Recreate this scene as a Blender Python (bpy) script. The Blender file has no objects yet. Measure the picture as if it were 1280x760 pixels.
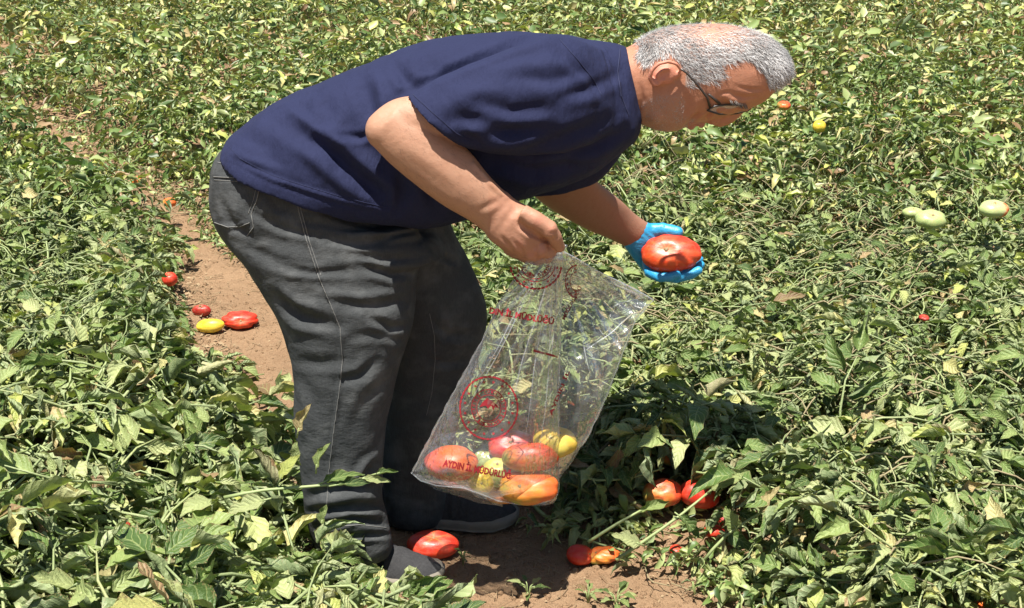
import bpy, bmesh, math, random
import numpy as np
from mathutils import Vector, Matrix
from mathutils.bvhtree import BVHTree
random.seed(7); RNG = np.random.default_rng(11)
sc = bpy.context.scene
COL = sc.collection

# ------------------------------------------------------------------ camera
F = 1583.0; PITCH = math.radians(20); CH = 1.70
cd = bpy.data.cameras.new('camera'); cam = bpy.data.objects.new('camera', cd); COL.objects.link(cam)
cam.location = (0, 0, CH); cam.rotation_euler = (math.radians(90) - PITCH, 0, 0)
cd.sensor_width = 36; cd.lens = 36 * F / 1280; cd.clip_start = .05; cd.clip_end = 500
sc.camera = cam
# ------------------------------------------------------------------ light
SUN = Vector((0.10, 0.225, -0.965)).normalized()        # direction the light travels
w = bpy.data.worlds.new('World'); sc.world = w; w.use_nodes = True
nt = w.node_tree; bg = nt.nodes['Background']; bg.inputs['Strength'].default_value = 0.05
sky = nt.nodes.new('ShaderNodeTexSky'); sky.sky_type = 'NISHITA'; sky.sun_disc = False
sky.sun_elevation = math.asin(-SUN.z); sky.sun_rotation = math.atan2(-SUN.x, -SUN.y)
nt.links.new(sky.outputs[0], bg.inputs['Color'])
ld = bpy.data.lights.new('sun', 'SUN'); ld.energy = 5.0; ld.angle = math.radians(.5); ld.color = (1, .95, .87)
sun = bpy.data.objects.new('sun', ld); COL.objects.link(sun)
sun.rotation_euler = SUN.to_track_quat('-Z', 'Y').to_euler(); sun.location = (-1, -2, 6)
sc.view_settings.view_transform = 'Standard'; sc.view_settings.look = 'None'
sc.view_settings.exposure = 1.0; sc.view_settings.gamma = 1
sc.cycles.transparent_max_bounces = 24; sc.cycles.max_bounces = 8; sc.cycles.transmission_bounces = 8

# ------------------------------------------------------------------ pixel <-> world helpers
FW = np.array([0, math.cos(PITCH), -math.sin(PITCH)]); UP = np.array([0, math.sin(PITCH), math.cos(PITCH)])
def P(px, py, Y):
    """the point on the ray of pixel (px,py) that stands at forward distance Y"""
    d = FW * F + np.array([1., 0, 0]) * (px - 640) + UP * (380 - py)
    return np.array([0, 0, CH]) + d * (Y / d[1])
def G(px, py, z=0.0):
    d = FW * F + np.array([1., 0, 0]) * (px - 640) + UP * (380 - py)
    return np.array([0, 0, CH]) + d * ((z - CH) / d[2])
def proj(v):
    v = np.atleast_2d(v) - np.array([0, 0, CH])
    z = v @ FW
    return np.stack([640 + F * v[:, 0] / z, 380 - F * (v @ UP) / z], 1)
def inpoly(p, poly):
    p = np.atleast_2d(p); x, y = p[:, 0], p[:, 1]; r = np.zeros(len(p), bool)
    n = len(poly)
    for i in range(n):
        x0, y0 = poly[i]; x1, y1 = poly[(i + 1) % n]
        if y0 == y1: continue
        r ^= ((y0 > y) != (y1 > y)) & (x < (x1 - x0) * (y - y0) / (y1 - y0) + x0)
    return r
def segdist(p, a, b):
    a = np.array(a, float); b = np.array(b, float); d = b - a
    t = np.clip(((p - a) @ d) / max(d @ d, 1e-9), 0, 1)
    q = p - (a + t[:, None] * d)
    side = np.sign(d[0] * (p[:, 1] - a[1]) - d[1] * (p[:, 0] - a[0]))
    return np.sqrt((q ** 2).sum(1)), side, t
_ph = np.random.default_rng(5).uniform(0, 6.28, (40, 3)); _dr = np.random.default_rng(6).normal(size=(40, 3))
_dr /= np.linalg.norm(_dr, axis=1)[:, None]
def wob(v, f, n=9, s=0):
    """smooth pseudo noise, about -1..1"""
    v = np.atleast_2d(v); o = np.zeros(len(v))
    for i in range(n):
        k = (i * 3 + s) % 40
        o += np.sin(v @ _dr[k] * f * (0.6 + .17 * i) + _ph[k, 0] + 1.3 * np.sin(v @ _dr[(k + 7) % 40] * f * .55 + _ph[k, 1]))
    return o / (n ** .5) / 1.2

# ------------------------------------------------------------------ object helpers
def tag(o, label=None, cat=None, group=None, kind=None):
    if label: o['label'] = label
    if cat: o['category'] = cat
    if group: o['group'] = group
    if kind: o['kind'] = kind
    return o
def empty(name, loc=(0, 0, 0)):
    o = bpy.data.objects.new(name, None); COL.objects.link(o); o.location = loc; o.empty_display_size = .1; return o
def link(name, me, mat=None, parent=None, smooth=True):
    o = bpy.data.objects.new(name, me); COL.objects.link(o)
    if mat and not me.materials: me.materials.append(mat)
    if smooth: me.shade_smooth()
    if parent:
        o.parent = parent; o.matrix_parent_inverse = Matrix.Translation(-Vector(parent.location))
    return o
def mesh(name, v, f, uv=None, attrs=None):
    me = bpy.data.meshes.new(name)
    v = np.asarray(v, np.float32)
    if isinstance(f, np.ndarray): ln = np.full(len(f), f.shape[1], np.int32); fl = f.astype(np.int32).ravel()
    else:
        import itertools
        ln = np.fromiter(map(len, f), np.int32, len(f)); fl = np.fromiter(itertools.chain.from_iterable(f), np.int32, int(ln.sum()))
    me.vertices.add(len(v)); me.vertices.foreach_set('co', v.ravel())
    me.loops.add(len(fl)); me.loops.foreach_set('vertex_index', fl)
    me.polygons.add(len(ln)); me.polygons.foreach_set('loop_start', np.concatenate([[0], np.cumsum(ln)[:-1]]).astype(np.int32))
    me.update(calc_edges=True)
    if attrs:
        for k, a in attrs.items():
            a = np.asarray(a, np.float32)
            if a.ndim == 1:
                at = me.attributes.new(k, 'FLOAT', 'POINT'); at.data.foreach_set('value', a)
            else:
                at = me.attributes.new(k, 'FLOAT_COLOR', 'POINT')
                at.data.foreach_set('color', np.concatenate([a, np.ones((len(a), 1), np.float32)], 1).ravel())
    if uv is not None:
        ul = me.uv_layers.new(name='UVMap')
        li = np.empty(len(me.loops), np.int32); me.loops.foreach_get('vertex_index', li)
        ul.data.foreach_set('uv', np.asarray(uv, np.float32)[li].ravel())
    return me

SCRATCH = bpy.data.scenes.new('scratch')
def bake(o):
    SCRATCH.collection.objects.link(o)
    with bpy.context.temp_override(scene=SCRATCH, view_layer=SCRATCH.view_layers[0]): dg = bpy.context.evaluated_depsgraph_get()
    dg.update()
    me = bpy.data.meshes.new_from_object(o.evaluated_get(dg)); SCRATCH.collection.objects.unlink(o); return me
class MB:
    def __init__(s): s.v = []; s.f = []
    def add(s, v, f):
        n = len(s.v); s.v += [tuple(a) for a in v]; s.f += [tuple(i + n for i in q) for q in f]
    def tube(s, pts, rad, n=8, squash=None):
        pts = [np.array(p, float) for p in pts]
        if not hasattr(rad, '__len__'): rad = [rad] * len(pts)
        V = []; Fc = []
        up = np.array([0.13, .21, 1.0])
        prev = None
        for i, p in enumerate(pts):
            t = pts[min(i + 1, len(pts) - 1)] - pts[max(i - 1, 0)]; t /= max(np.linalg.norm(t), 1e-9)
            a = np.cross(t, up if prev is None else prev)
            if prev is None:
                if np.linalg.norm(a) < .1: a = np.cross(t, [1, 0, 0])
                a /= np.linalg.norm(a); prev = np.cross(a, t)
            else:
                a /= max(np.linalg.norm(a), 1e-9); prev = np.cross(a, t)
            for k in range(n):
                th = 2 * math.pi * k / n
                V.append(p + rad[i] * (a * math.cos(th) + prev * math.sin(th)))
        m = len(pts)
        for i in range(m - 1):
            for k in range(n):
                Fc.append((i * n + k, i * n + (k + 1) % n, (i + 1) * n + (k + 1) % n, (i + 1) * n + k))
        V.append(pts[0]); V.append(pts[-1])
        for k in range(n):
            Fc.append((m * n, (k + 1) % n, k)); Fc.append((m * n + 1, (m - 1) * n + k, (m - 1) * n + (k + 1) % n))
        s.add(V, Fc)
    def ball(s, c, r, n=12):
        r = np.array(r if hasattr(r, '__len__') else [r] * 3, float); V = []; Fc = []
        m = n // 2 + 1
        for i in range(m + 1):
            ph = math.pi * i / m
            for k in range(n):
                th = 2 * math.pi * k / n
                V.append(np.array(c) + r * [math.sin(ph) * math.cos(th), math.sin(ph) * math.sin(th), math.cos(ph)])
        for i in range(m):
            for k in range(n):
                a, b, c2, d = i * n + k, i * n + (k + 1) % n, (i + 1) * n + (k + 1) % n, (i + 1) * n + k
                Fc.append((d, c2, b, a))
        s.add(V, Fc)
    def loft(s, secs, n=28, sub=5, sq=1.0, comp=True):
        """secs: (ax,ay,bx,by,Y,halfdepth): ellipse between two outline pixels, halfdepth along world Y"""
        S = np.array([list(map(float, q)) for q in secs]); R = []
        m = len(S)
        for i in range(m - 1):
            p0, p1, p2, p3 = S[max(i - 1, 0)], S[i], S[i + 1], S[min(i + 2, m - 1)]
            for j in range(sub):
                t = j / sub
                R.append(.5 * ((2 * p1) + (-p0 + p2) * t + (2 * p0 - 5 * p1 + 4 * p2 - p3) * t * t + (-p0 + 3 * p1 - 3 * p2 + p3) * t ** 3))
        R.append(S[-1]); V = []; Fc = []
        for ax, ay, bx, by, Y, hd in R:
            A = P(ax, ay, Y); B = P(bx, by, Y); c = (A + B) / 2; u = (A - B) / 2
            if comp:
                e = np.array([ax - bx, ay - by]); L = np.linalg.norm(e)
                q = (proj(c + [0, hd, 0]) - proj(c - [0, hd, 0]))[0] / 2
                wv = abs(q @ e / max(L, 1e-6)); h = L / 2
                u = u * math.sqrt(max(h * h - wv * wv, (.35 * h) ** 2)) / max(h, 1e-6)
            for k in range(n):
                th = 2 * math.pi * k / n; cs, sn = math.cos(th), math.sin(th)
                V.append(c + u * math.copysign(abs(cs) ** sq, cs) + np.array([0, hd, 0]) * math.copysign(abs(sn) ** sq, sn))
        m = len(R)
        for i in range(m - 1):
            for k in range(n):
                Fc.append((i * n + k, i * n + (k + 1) % n, (i + 1) * n + (k + 1) % n, (i + 1) * n + k))
        V.append(np.mean(V[:n], 0)); V.append(np.mean(V[(m - 1) * n:m * n], 0))
        for k in range(n):
            Fc.append((m * n, (k + 1) % n, k)); Fc.append((m * n + 1, (m - 1) * n + k, (m - 1) * n + (k + 1) % n))
        s.add(V, Fc)
    def build(s, name, mat, parent=None, **k): return link(name, mesh(name, s.v, s.f), mat, parent, **k)
    def remesh(s, voxel, smooth=4):
        me = mesh('tmp', s.v, s.f)
        bm = bmesh.new(); bm.from_mesh(me); bmesh.ops.recalc_face_normals(bm, faces=bm.faces); bm.to_mesh(me); bm.free()
        o = bpy.data.objects.new('tmp', me)
        r = o.modifiers.new('r', 'REMESH'); r.mode = 'VOXEL'; r.voxel_size = voxel
        if smooth:
            q = o.modifiers.new('s', 'SMOOTH'); q.factor = .5; q.iterations = smooth
        out = bake(o)
        bpy.data.objects.remove(o); bpy.data.meshes.remove(me)
        return out
def getv(me):
    a = np.empty(len(me.vertices) * 3); me.vertices.foreach_get('co', a); return a.reshape(-1, 3)
def getn(me):
    a = np.empty(len(me.vertices) * 3); me.vertex_normals.foreach_get('vector', a); return a.reshape(-1, 3)
def setv(me, v): me.vertices.foreach_set('co', np.asarray(v, float).ravel()); me.update()
def vcol(me, name, c):
    at = me.attributes.new(name, 'FLOAT_COLOR', 'POINT')
    at.data.foreach_set('color', np.concatenate([c, np.ones((len(c), 1))], 1).astype(np.float32).ravel())
def creases(me, segs):
    """pull folds into cloth. segs: (polyline px, width px, amp m); amp<0 pushes a furrow in, a ridge rises beside it"""
    v = getv(me); n = getn(me); p = proj(v)
    view = v - np.array([0, 0, CH]); view /= np.linalg.norm(view, axis=1)[:, None]
    wgt = np.clip(-(n * view).sum(1) * 1.6, 0, 1); d = np.zeros(len(v))
    for poly, wd, amp in segs:
        best = np.full(len(v), 1e9); sd = np.zeros(len(v)); tt = np.zeros(len(v)); m = len(poly) - 1
        for i in range(m):
            q, s_, t = segdist(p, poly[i], poly[i + 1])
            k = q < best; best[k] = q[k]; sd[k] = s_[k]; tt[k] = (i + t[k]) / m
        env = np.sin(np.clip(tt, .04, .96) * math.pi) ** .6
        x = best * sd / wd
        d += amp * env * (np.exp(-x * x) - .55 * np.exp(-(x - 1.7) ** 2) - .3 * np.exp(-(x + 1.9) ** 2))
    setv(me, v + n * (d * wgt)[:, None])
def bvh(me): 
    v = getv(me); return BVHTree.FromPolygons([tuple(a) for a in v], [tuple(q.vertices) for q in me.polygons])
def cast(tree, px, py):
    d = Vector(P(px, py, 1.0)) - Vector((0, 0, CH)); d.normalize()
    h, n, i, l = tree.ray_cast(Vector((0, 0, CH)), d); return h, n

# ------------------------------------------------------------------ materials
def lin(*c):
    return tuple(((x / 255) / 12.92 if x / 255 <= .04045 else ((x / 255 + .055) / 1.055) ** 2.4) for x in c)
class NT:
    def __init__(s, name):
        s.m = bpy.data.materials.new(name); s.m.use_nodes = True; s.t = s.m.node_tree; s.b = s.t.nodes['Principled BSDF']; s.out = s.t.nodes['Material Output']
    def n(s, typ, **k):
        o = s.t.nodes.new('ShaderNode' + typ)
        for a, v in k.items():
            if a in ('op', 'mode'): setattr(o, 'operation' if a == 'op' else 'blend_type', v)
            elif a == 'dt': o.data_type = v
            else: setattr(o, a, v)
        return o
    def l(s, a, b): s.t.links.new(a, b)
    def ramp(s, fac, stops):
        r = s.n('ValToRGB'); e = r.color_ramp.elements
        while len(e) < len(stops): e.new(.5)
        for q, (p, c) in zip(e, stops): q.position = p; q.color = (*c, 1) if len(c) == 3 else c
        s.l(fac, r.inputs[0]); return r.outputs[0]
    def noise(s, scale, vec=None, detail=4, rough=.55):
        q = s.n('TexNoise'); q.inputs['Scale'].default_value = scale; q.inputs['Detail'].default_value = detail; q.inputs['Roughness'].default_value = rough
        if vec is not None: s.l(vec, q.inputs['Vector'])
        return q.outputs['Fac']
    def mix(s, f, a, b, mode='MIX'):
        q = s.n('Mix', dt='RGBA'); q.blend_type = mode
        for sock, val in ((q.inputs['Factor'], f), (q.inputs[6], a), (q.inputs[7], b)):
            if isinstance(val, (int, float)): sock.default_value = val
            elif isinstance(val, tuple): sock.default_value = (*val, 1)
            else: s.l(val, sock)
        return q.outputs[2]
    def math(s, op, a, b=None, c=None):
        q = s.n('Math', op=op)
        for i, val in enumerate((a, b, c)):
            if val is None: continue
            if isinstance(val, (int, float)): q.inputs[i].default_value = val
            else: s.l(val, q.inputs[i])
        return q.outputs[0]
    def bump(s, h, dist=.002, strength=.6, prev=None):
        q = s.n('Bump'); q.inputs['Distance'].default_value = dist; q.inputs['Strength'].default_value = strength
        s.l(h, q.inputs['Height'])
        if prev is not None: s.l(prev, q.inputs['Normal'])
        return q.outputs[0]
    def set(s, **k):
        for a, v in k.items():
            i = s.b.inputs[a.replace('_', ' ')]
            if isinstance(v, (int, float)): i.default_value = v
            elif isinstance(v, tuple): i.default_value = (*v, 1) if len(v) == 3 and i.type == 'RGBA' else v
            else: s.l(v, i)
def obj_co(t): return t.n('TexCoord').outputs['Object']

def leaf_material(name, far=False):
    t = NT(name)
    tone = t.n('Attribute', attribute_name='tone').outputs['Fac']
    rnd = t.n('ObjectInfo').outputs['Random']
    x = t.math('FRACT', t.math('ADD', tone, t.math('MULTIPLY', rnd, 1.7)))
    c = t.ramp(x, [(0, (.04, .08, .02)), (.2, (.08, .14, .034)), (.42, (.125, .195, .052)), (.62, (.215, .285, .095)), (.79, (.34, .385, .185)), (.88, (.36, .41, .10)), (.935, (.44, .40, .19)), (.97, (.32, .22, .12)), (1.0, (.16, .10, .05))])
    uv = t.n('UVMap').outputs[0]; sx = t.n('SeparateXYZ'); t.l(uv, sx.inputs[0])
    u, v = sx.outputs[0], sx.outputs[1]
    a = t.math('ABSOLUTE', t.math('SUBTRACT', v, .5))
    if not far:
        side = t.math('FRACT', t.math('SUBTRACT', t.math('MULTIPLY', u, 6.5), t.math('MULTIPLY', a, 4.0)))
        lat = t.math('LESS_THAN', t.math('ABSOLUTE', t.math('SUBTRACT', side, .5)), .07)
        mid = t.math('LESS_THAN', a, .03)
        vein = t.math('MAXIMUM', lat, mid)
        c = t.mix(t.math('MULTIPLY', vein, .42), c, (.36, .42, .17))
        cell = t.math('ABSOLUTE', t.math('SUBTRACT', side, .5))
        hgt = t.math('ADD', t.math('SQRT', cell), t.math('MULTIPLY', t.noise(55), .8))
        t.set(Normal=t.bump(hgt, .0035, .8))
    nz = t.noise(38 if not far else 12)
    c = t.mix(t.math('MULTIPLY', nz, .45), c, t.mix(1.0, c, (1.45, 1.3, 1.1), 'MULTIPLY'))
    edge = t.math('MULTIPLY', t.math('GREATER_THAN', t.math('ADD', t.math('MULTIPLY', a, 1.1), t.math('MULTIPLY', t.noise(70), .9)), .99), .75)
    c = t.mix(edge, c, (.27, .19, .09))
    back = t.n('NewGeometry').outputs['Backfacing']
    c2 = t.mix(t.math('MULTIPLY', back, .5), c, (.33, .39, .21))
    t.set(Base_Color=c2, Roughness=.46)
    t.b.inputs['Specular IOR Level'].default_value = .45
    tr = t.n('BsdfTranslucent'); t.l(t.mix(1.0, c, (1.1, 1.35, .45), 'MULTIPLY'), tr.inputs[0])
    ms = t.n('MixShader'); ms.inputs[0].default_value = .13
    t.l(t.b.outputs[0], ms.inputs[1]); t.l(tr.outputs[0], ms.inputs[2]); t.l(ms.outputs[0], t.out.inputs[0])
    return t.m
M = {}
M['leaf'] = leaf_material('tomato_leaf'); M['leaf_far'] = leaf_material('tomato_leaf_far', True)
def simple(name, ca, cb, scale=20, rough=.6, bumpd=.001, bs=None, spec=.5):
    t = NT(name); co = obj_co(t); n = t.noise(scale, co)
    t.set(Base_Color=t.mix(n, ca, cb), Roughness=rough); t.b.inputs['Specular IOR Level'].default_value = spec
    if bumpd: t.set(Normal=t.bump(t.noise(bs or scale * 3, co), bumpd))
    return t.m
M['stem'] = simple('green_stem', (.20, .27, .09), (.33, .38, .17), 15, .55)
M['dry'] = simple('dry_straw', (.19, .12, .065), (.40, .30, .17), 30, .8)
M['dryvine'] = simple('dry_vine', (.17, .12, .07), (.36, .32, .17), 9, .8)
M['calyx'] = simple('calyx', (.08, .13, .03), (.20, .24, .08), 60, .6)
M['scar'] = simple('scar', (.16, .11, .05), (.34, .24, .12), 120, .7)
def soil_mat():
    t = NT('soil'); co = obj_co(t)
    n1 = t.noise(3.5, co, 5); n2 = t.noise(45, co, 6, .7); n3 = t.noise(180, co, 3, .7)
    c = t.ramp(n1, [(.3, (.19, .108, .056)), (.7, (.30, .185, .103))])
    c = t.mix(t.math('MULTIPLY', n2, .9), c, (.36, .245, .15))
    dark = t.ramp(n3, [(.36, (1, 1, 1)), (.44, (0, 0, 0))])
    c = t.mix(t.math('MULTIPLY', dark, .5), c, (.15, .085, .045))
    b = t.bump(n3, .004, .8, t.bump(n2, .010, .8, t.bump(t.noise(14, co, 4, .55), .012, .5)))
    t.set(Base_Color=c, Roughness=.95, Normal=b); t.b.inputs['Specular IOR Level'].default_value = .15
    return t.m
M['soil'] = soil_mat()
def shirt_mat():
    t = NT('navy_cotton'); co = obj_co(t)
    c = t.mix(t.noise(6, co), (.011, .014, .042), (.018, .0225, .062))
    c = t.mix(t.math('MULTIPLY', t.noise(420, co, 2), .35), c, (.03, .036, .095))
    mp = t.n('Mapping'); mp.inputs['Rotation'].default_value = (0, .6, 0); mp.inputs['Scale'].default_value = (1.6, 1, .55); t.l(co, mp.inputs[0])
    b = t.bump(t.noise(900, co, 2), .0009, .8, t.bump(t.noise(24, mp.outputs[0], 6, .62), .014, .5, t.bump(t.noise(7, mp.outputs[0], 2), .03, .5)))
    t.set(Base_Color=c, Roughness=.85, Normal=b); t.b.inputs['Sheen Weight'].default_value = .0; t.b.inputs['Sheen Roughness'].default_value = .5
    t.b.inputs['Sheen Tint'].default_value = (.35, .38, .8, 1); t.b.inputs['Specular IOR Level'].default_value = .2
    return t.m
M['shirt'] = shirt_mat()
def jeans_mat():
    t = NT('dark_grey_denim'); co = obj_co(t)
    m = t.n('Mapping'); m.inputs['Scale'].default_value = (1, 1, .12); t.l(co, m.inputs[0])
    m2 = t.n('Mapping'); m2.inputs['Scale'].default_value = (.8, .8, 1.5); m2.inputs['Rotation'].default_value = (0, .5, 0); t.l(co, m2.inputs[0])
    w1 = t.noise(420, m.outputs[0], 3, .7); n1 = t.noise(7, co, 4)
    c = t.mix(n1, (.013, .015, .0165), (.047, .052, .054))
    c = t.mix(t.math('MULTIPLY', w1, .6), c, (.105, .11, .112))
    c = t.mix(t.ramp(t.noise(16, co, 5), [(.48, (0, 0, 0)), (.72, (.6, .6, .6))]), c, (.125, .13, .13))
    t.set(Base_Color=c, Roughness=.9, Normal=t.bump(w1, .0014, .7, t.bump(t.noise(9, m2.outputs[0], 6, .6), .016, .6)))
    t.b.inputs['Specular IOR Level'].default_value = .2
    return t.m
M['jeans'] = jeans_mat()
M['stitch'] = simple('stitching', (.13, .13, .125), (.22, .22, .21), 300, .8, 0)
def skin_mat():
    t = NT('skin'); co = obj_co(t)
    c = t.n('Attribute', attribute_name='col').outputs['Color']
    c = t.mix(t.math('MULTIPLY', t.noise(45, co, 6, .65), .65), c, t.mix(1., c, (.78, .58, .5), 'MULTIPLY'))
    c = t.mix(t.math('MULTIPLY', t.noise(420, co, 3, .7), .22), c, t.mix(1., c, (1.25, 1.2, 1.15), 'MULTIPLY'))
    st = t.n('Attribute', attribute_name='stub').outputs['Fac']
    dots = t.ramp(t.noise(700, co, 2, .6), [(.47, (0, 0, 0)), (.55, (1, 1, 1))])
    c = t.mix(t.math('MULTIPLY', st, t.math('MULTIPLY', dots, .5)), c, (.36, .31, .28))
    b = t.bump(t.noise(650, co, 4), .0009, .7, t.bump(t.noise(80, co, 5), .0018, .6))
    t.set(Base_Color=c, Roughness=.52, Normal=b)
    t.b.inputs['Subsurface Weight'].default_value = .04; t.b.inputs['Subsurface Radius'].default_value = (.008, .003, .0015); t.b.inputs['Subsurface Scale'].default_value = 1
    t.b.inputs['Specular IOR Level'].default_value = .4
    return t.m
M['skin'] = skin_mat()
def hair_mat():
    t = NT('grey_hair'); a = t.n('Attribute', attribute_name='tone').outputs['Fac']
    t.set(Base_Color=t.ramp(a, [(0, (.05, .047, .045)), (.2, (.16, .155, .15)), (.5, (.37, .365, .36)), (1, (.64, .63, .62))]), Roughness=.45)
    return t.m
M['hair'] = hair_mat()
def glove_mat():
    t = NT('blue_nitrile'); co = obj_co(t)
    t.set(Base_Color=t.mix(t.noise(14, co), (.02, .24, .48), (.04, .36, .64)), Roughness=.42, Normal=t.bump(t.noise(170, co, 3), .002, .6, t.bump(t.noise(60, co, 3), .004, .6)))
    return t.m
M['glove'] = glove_mat()
M['shoe'] = simple('black_knit', (.022, .022, .024), (.06, .06, .062), 160, .9, .003, 420, .2)
M['sole'] = simple('grey_rubber', (.12, .11, .09), (.26, .23, .18), 30, .8, .002)
M['frame'] = simple('dark_metal', (.03, .025, .022), (.06, .05, .045), 30, .3, 0)
M['rivet'] = simple('steel', (.45, .44, .42), (.6, .6, .58), 40, .3, 0)
M['print'] = simple('red_ink', (.26, .012, .02), (.36, .02, .03), 60, .6, 0)
M['print2'] = simple('blue_ink', (.10, .22, .42), (.15, .3, .5), 60, .6, 0)
t = NT('lens'); t.set(Base_Color=(.8, .8, .8), Roughness=.02, Alpha=.35); M['lens'] = t.m
def plastic_mat():
    t = NT('clear_plastic'); co = obj_co(t)
    tr = t.n('BsdfTransparent'); tr.inputs[0].default_value = (.955, .96, .965, 1)
    gl = t.n('BsdfGlossy'); gl.inputs['Roughness'].default_value = .2; gl.inputs[0].default_value = (1, 1, 1, 1)
    m = t.n('Mapping'); m.inputs['Scale'].default_value = (1, 1, .25); t.l(co, m.inputs[0])
    b = t.bump(t.noise(30, co, 3, .5), .014, .55, t.bump(t.noise(38, m.outputs[0], 3), .02, .7)); t.l(b, gl.inputs['Normal'])
    df = t.n('BsdfTranslucent'); df.inputs[0].default_value = (.8, .83, .86, 1); t.l(b, df.inputs['Normal'])
    d2 = t.n('BsdfDiffuse'); d2.inputs[0].default_value = (.8, .83, .86, 1); t.l(b, d2.inputs['Normal'])
    lw = t.n('LayerWeight'); lw.inputs['Blend'].default_value = .30; t.l(b, lw.inputs['Normal'])
    m0 = t.n('MixShader'); m0.inputs[0].default_value = .5; t.l(df.outputs[0], m0.inputs[1]); t.l(d2.outputs[0], m0.inputs[2])
    m1 = t.n('MixShader'); fz = t.math('ADD', .12, t.math('MULTIPLY', t.math('POWER', lw.outputs['Facing'], 2.5), .5)); t.l(fz, m1.inputs[0])
    t.l(tr.outputs[0], m1.inputs[1]); t.l(m0.outputs[0], m1.inputs[2])
    m2 = t.n('MixShader'); t.l(t.math('ADD', .035, t.math('MULTIPLY', lw.outputs['Fresnel'], .40)), m2.inputs[0])
    t.l(m1.outputs[0], m2.inputs[1]); t.l(gl.outputs[0], m2.inputs[2]); t.l(m2.outputs[0], t.out.inputs[0])
    return t.m
M['plastic'] = plastic_mat()

# ================================================================== SETTING: soil
PATH = [G(1100, 1050)[:2], G(800, 800)[:2], G(670, 742)[:2], G(570, 700)[:2], G(440, 605)[:2], G(345, 455)[:2], G(285, 350)[:2], G(205, 255)[:2], G(60, 168)[:2], G(-120, 125)[:2], G(-500, 70)[:2]]
PW = [.32, .30, .28, .25, .22, .20,   .155, .08, .12, .02, -.1]
def pathd(x, y):
    p = np.stack([np.atleast_1d(x), np.atleast_1d(y)], 1); best = np.full(len(p), 1e9); 
    for i in range(len(PATH) - 1):
        d, s_, t_ = segdist(p, PATH[i], PATH[i + 1]); best = np.minimum(best, d - (PW[i] * (1 - t_) + PW[i + 1] * t_))
    return best
def smooth(a): a = np.clip(a, 0, 1); return a * a * (3 - 2 * a)
def canopy0(x, y):
    x = np.atleast_1d(np.asarray(x, float)); y = np.atleast_1d(np.asarray(y, float))
    v = np.stack([x, y, x * 0], 1)
    left_ = x < np.interp(y, [G(670,742)[1], G(440,605)[1], G(345,455)[1], G(285,350)[1], G(90,178)[1]], [G(670,742)[0], G(440,605)[0], G(345,455)[0], G(285,350)[0], G(90,178)[0]])
    h = np.where(left_, .285, .285 - .10 * smooth((4.4 - y) / 1.2)) + .075 * wob(v, 3.2, 7, 2) + .03 * wob(v, 9, 6, 5)
    e = pathd(x, y) + .05 * wob(v, 7, 6, 9)
    return h * smooth((e + .05) / np.where(left_, .30, .42))
_gx = np.arange(-9.5, 9.5, .025); _gy = np.arange(1.0, 18.5, .025); _GX, _GY = np.meshgrid(_gx, _gy)
_CAN = canopy0(_GX.ravel(), _GY.ravel()).reshape(_GX.shape); _PD = pathd(_GX.ravel(), _GY.ravel()).reshape(_GX.shape)
def _look(g, x, y):
    i = np.clip(((np.atleast_1d(y) - 1.0) / .025).astype(int), 0, g.shape[0] - 1); j = np.clip(((np.atleast_1d(x) + 9.5) / .025).astype(int), 0, g.shape[1] - 1)
    return g[i, j]
def canopy(x, y): return _look(_CAN, x, y)
def pdist(x, y): return _look(_PD, x, y)
def gz(x, y):
    v = np.stack([np.atleast_1d(x), np.atleast_1d(y), 0 * np.atleast_1d(x)], 1).astype(float)
    near = smooth(_look(_PD, v[:, 0], v[:, 1]) / .3)
    return .006 * wob(v, 14, 9, 3) + .004 * wob(v, 60, 9, 4) + .0035 * wob(v, 140, 12, 6) - .008 + near * .03
def build_ground():
    xs = np.concatenate([[-60, -25, -12, -7], np.linspace(-4, -1.35, 40), np.linspace(-1.3, 1.3, 190), np.linspace(1.35, 4, 40), [7, 12, 25, 60]])
    ys = np.concatenate([[-40, -15, -4, 0, 1.5], np.linspace(2.1, 3.6, 120), np.linspace(3.62, 6, 110), np.linspace(6.1, 9, 40), [10, 12, 16, 25, 45, 90]])
    X, Y = np.meshgrid(xs, ys); v = np.stack([X.ravel(), Y.ravel(), 0 * X.ravel()], 1)
    v[:, 2] = gz(v[:, 0], v[:, 1])
    nx, ny = len(xs), len(ys)
    f = [(j * nx + i, j * nx + i + 1, (j + 1) * nx + i + 1, (j + 1) * nx + i) for j in range(ny - 1) for i in range(nx - 1)]
    tag(link('ground', mesh('ground', v, f), M['soil']), kind='structure')
build_ground()

import time; _T0 = time.time()
def tick(s): print('TICK', s, round(time.time() - _T0, 1))
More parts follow.
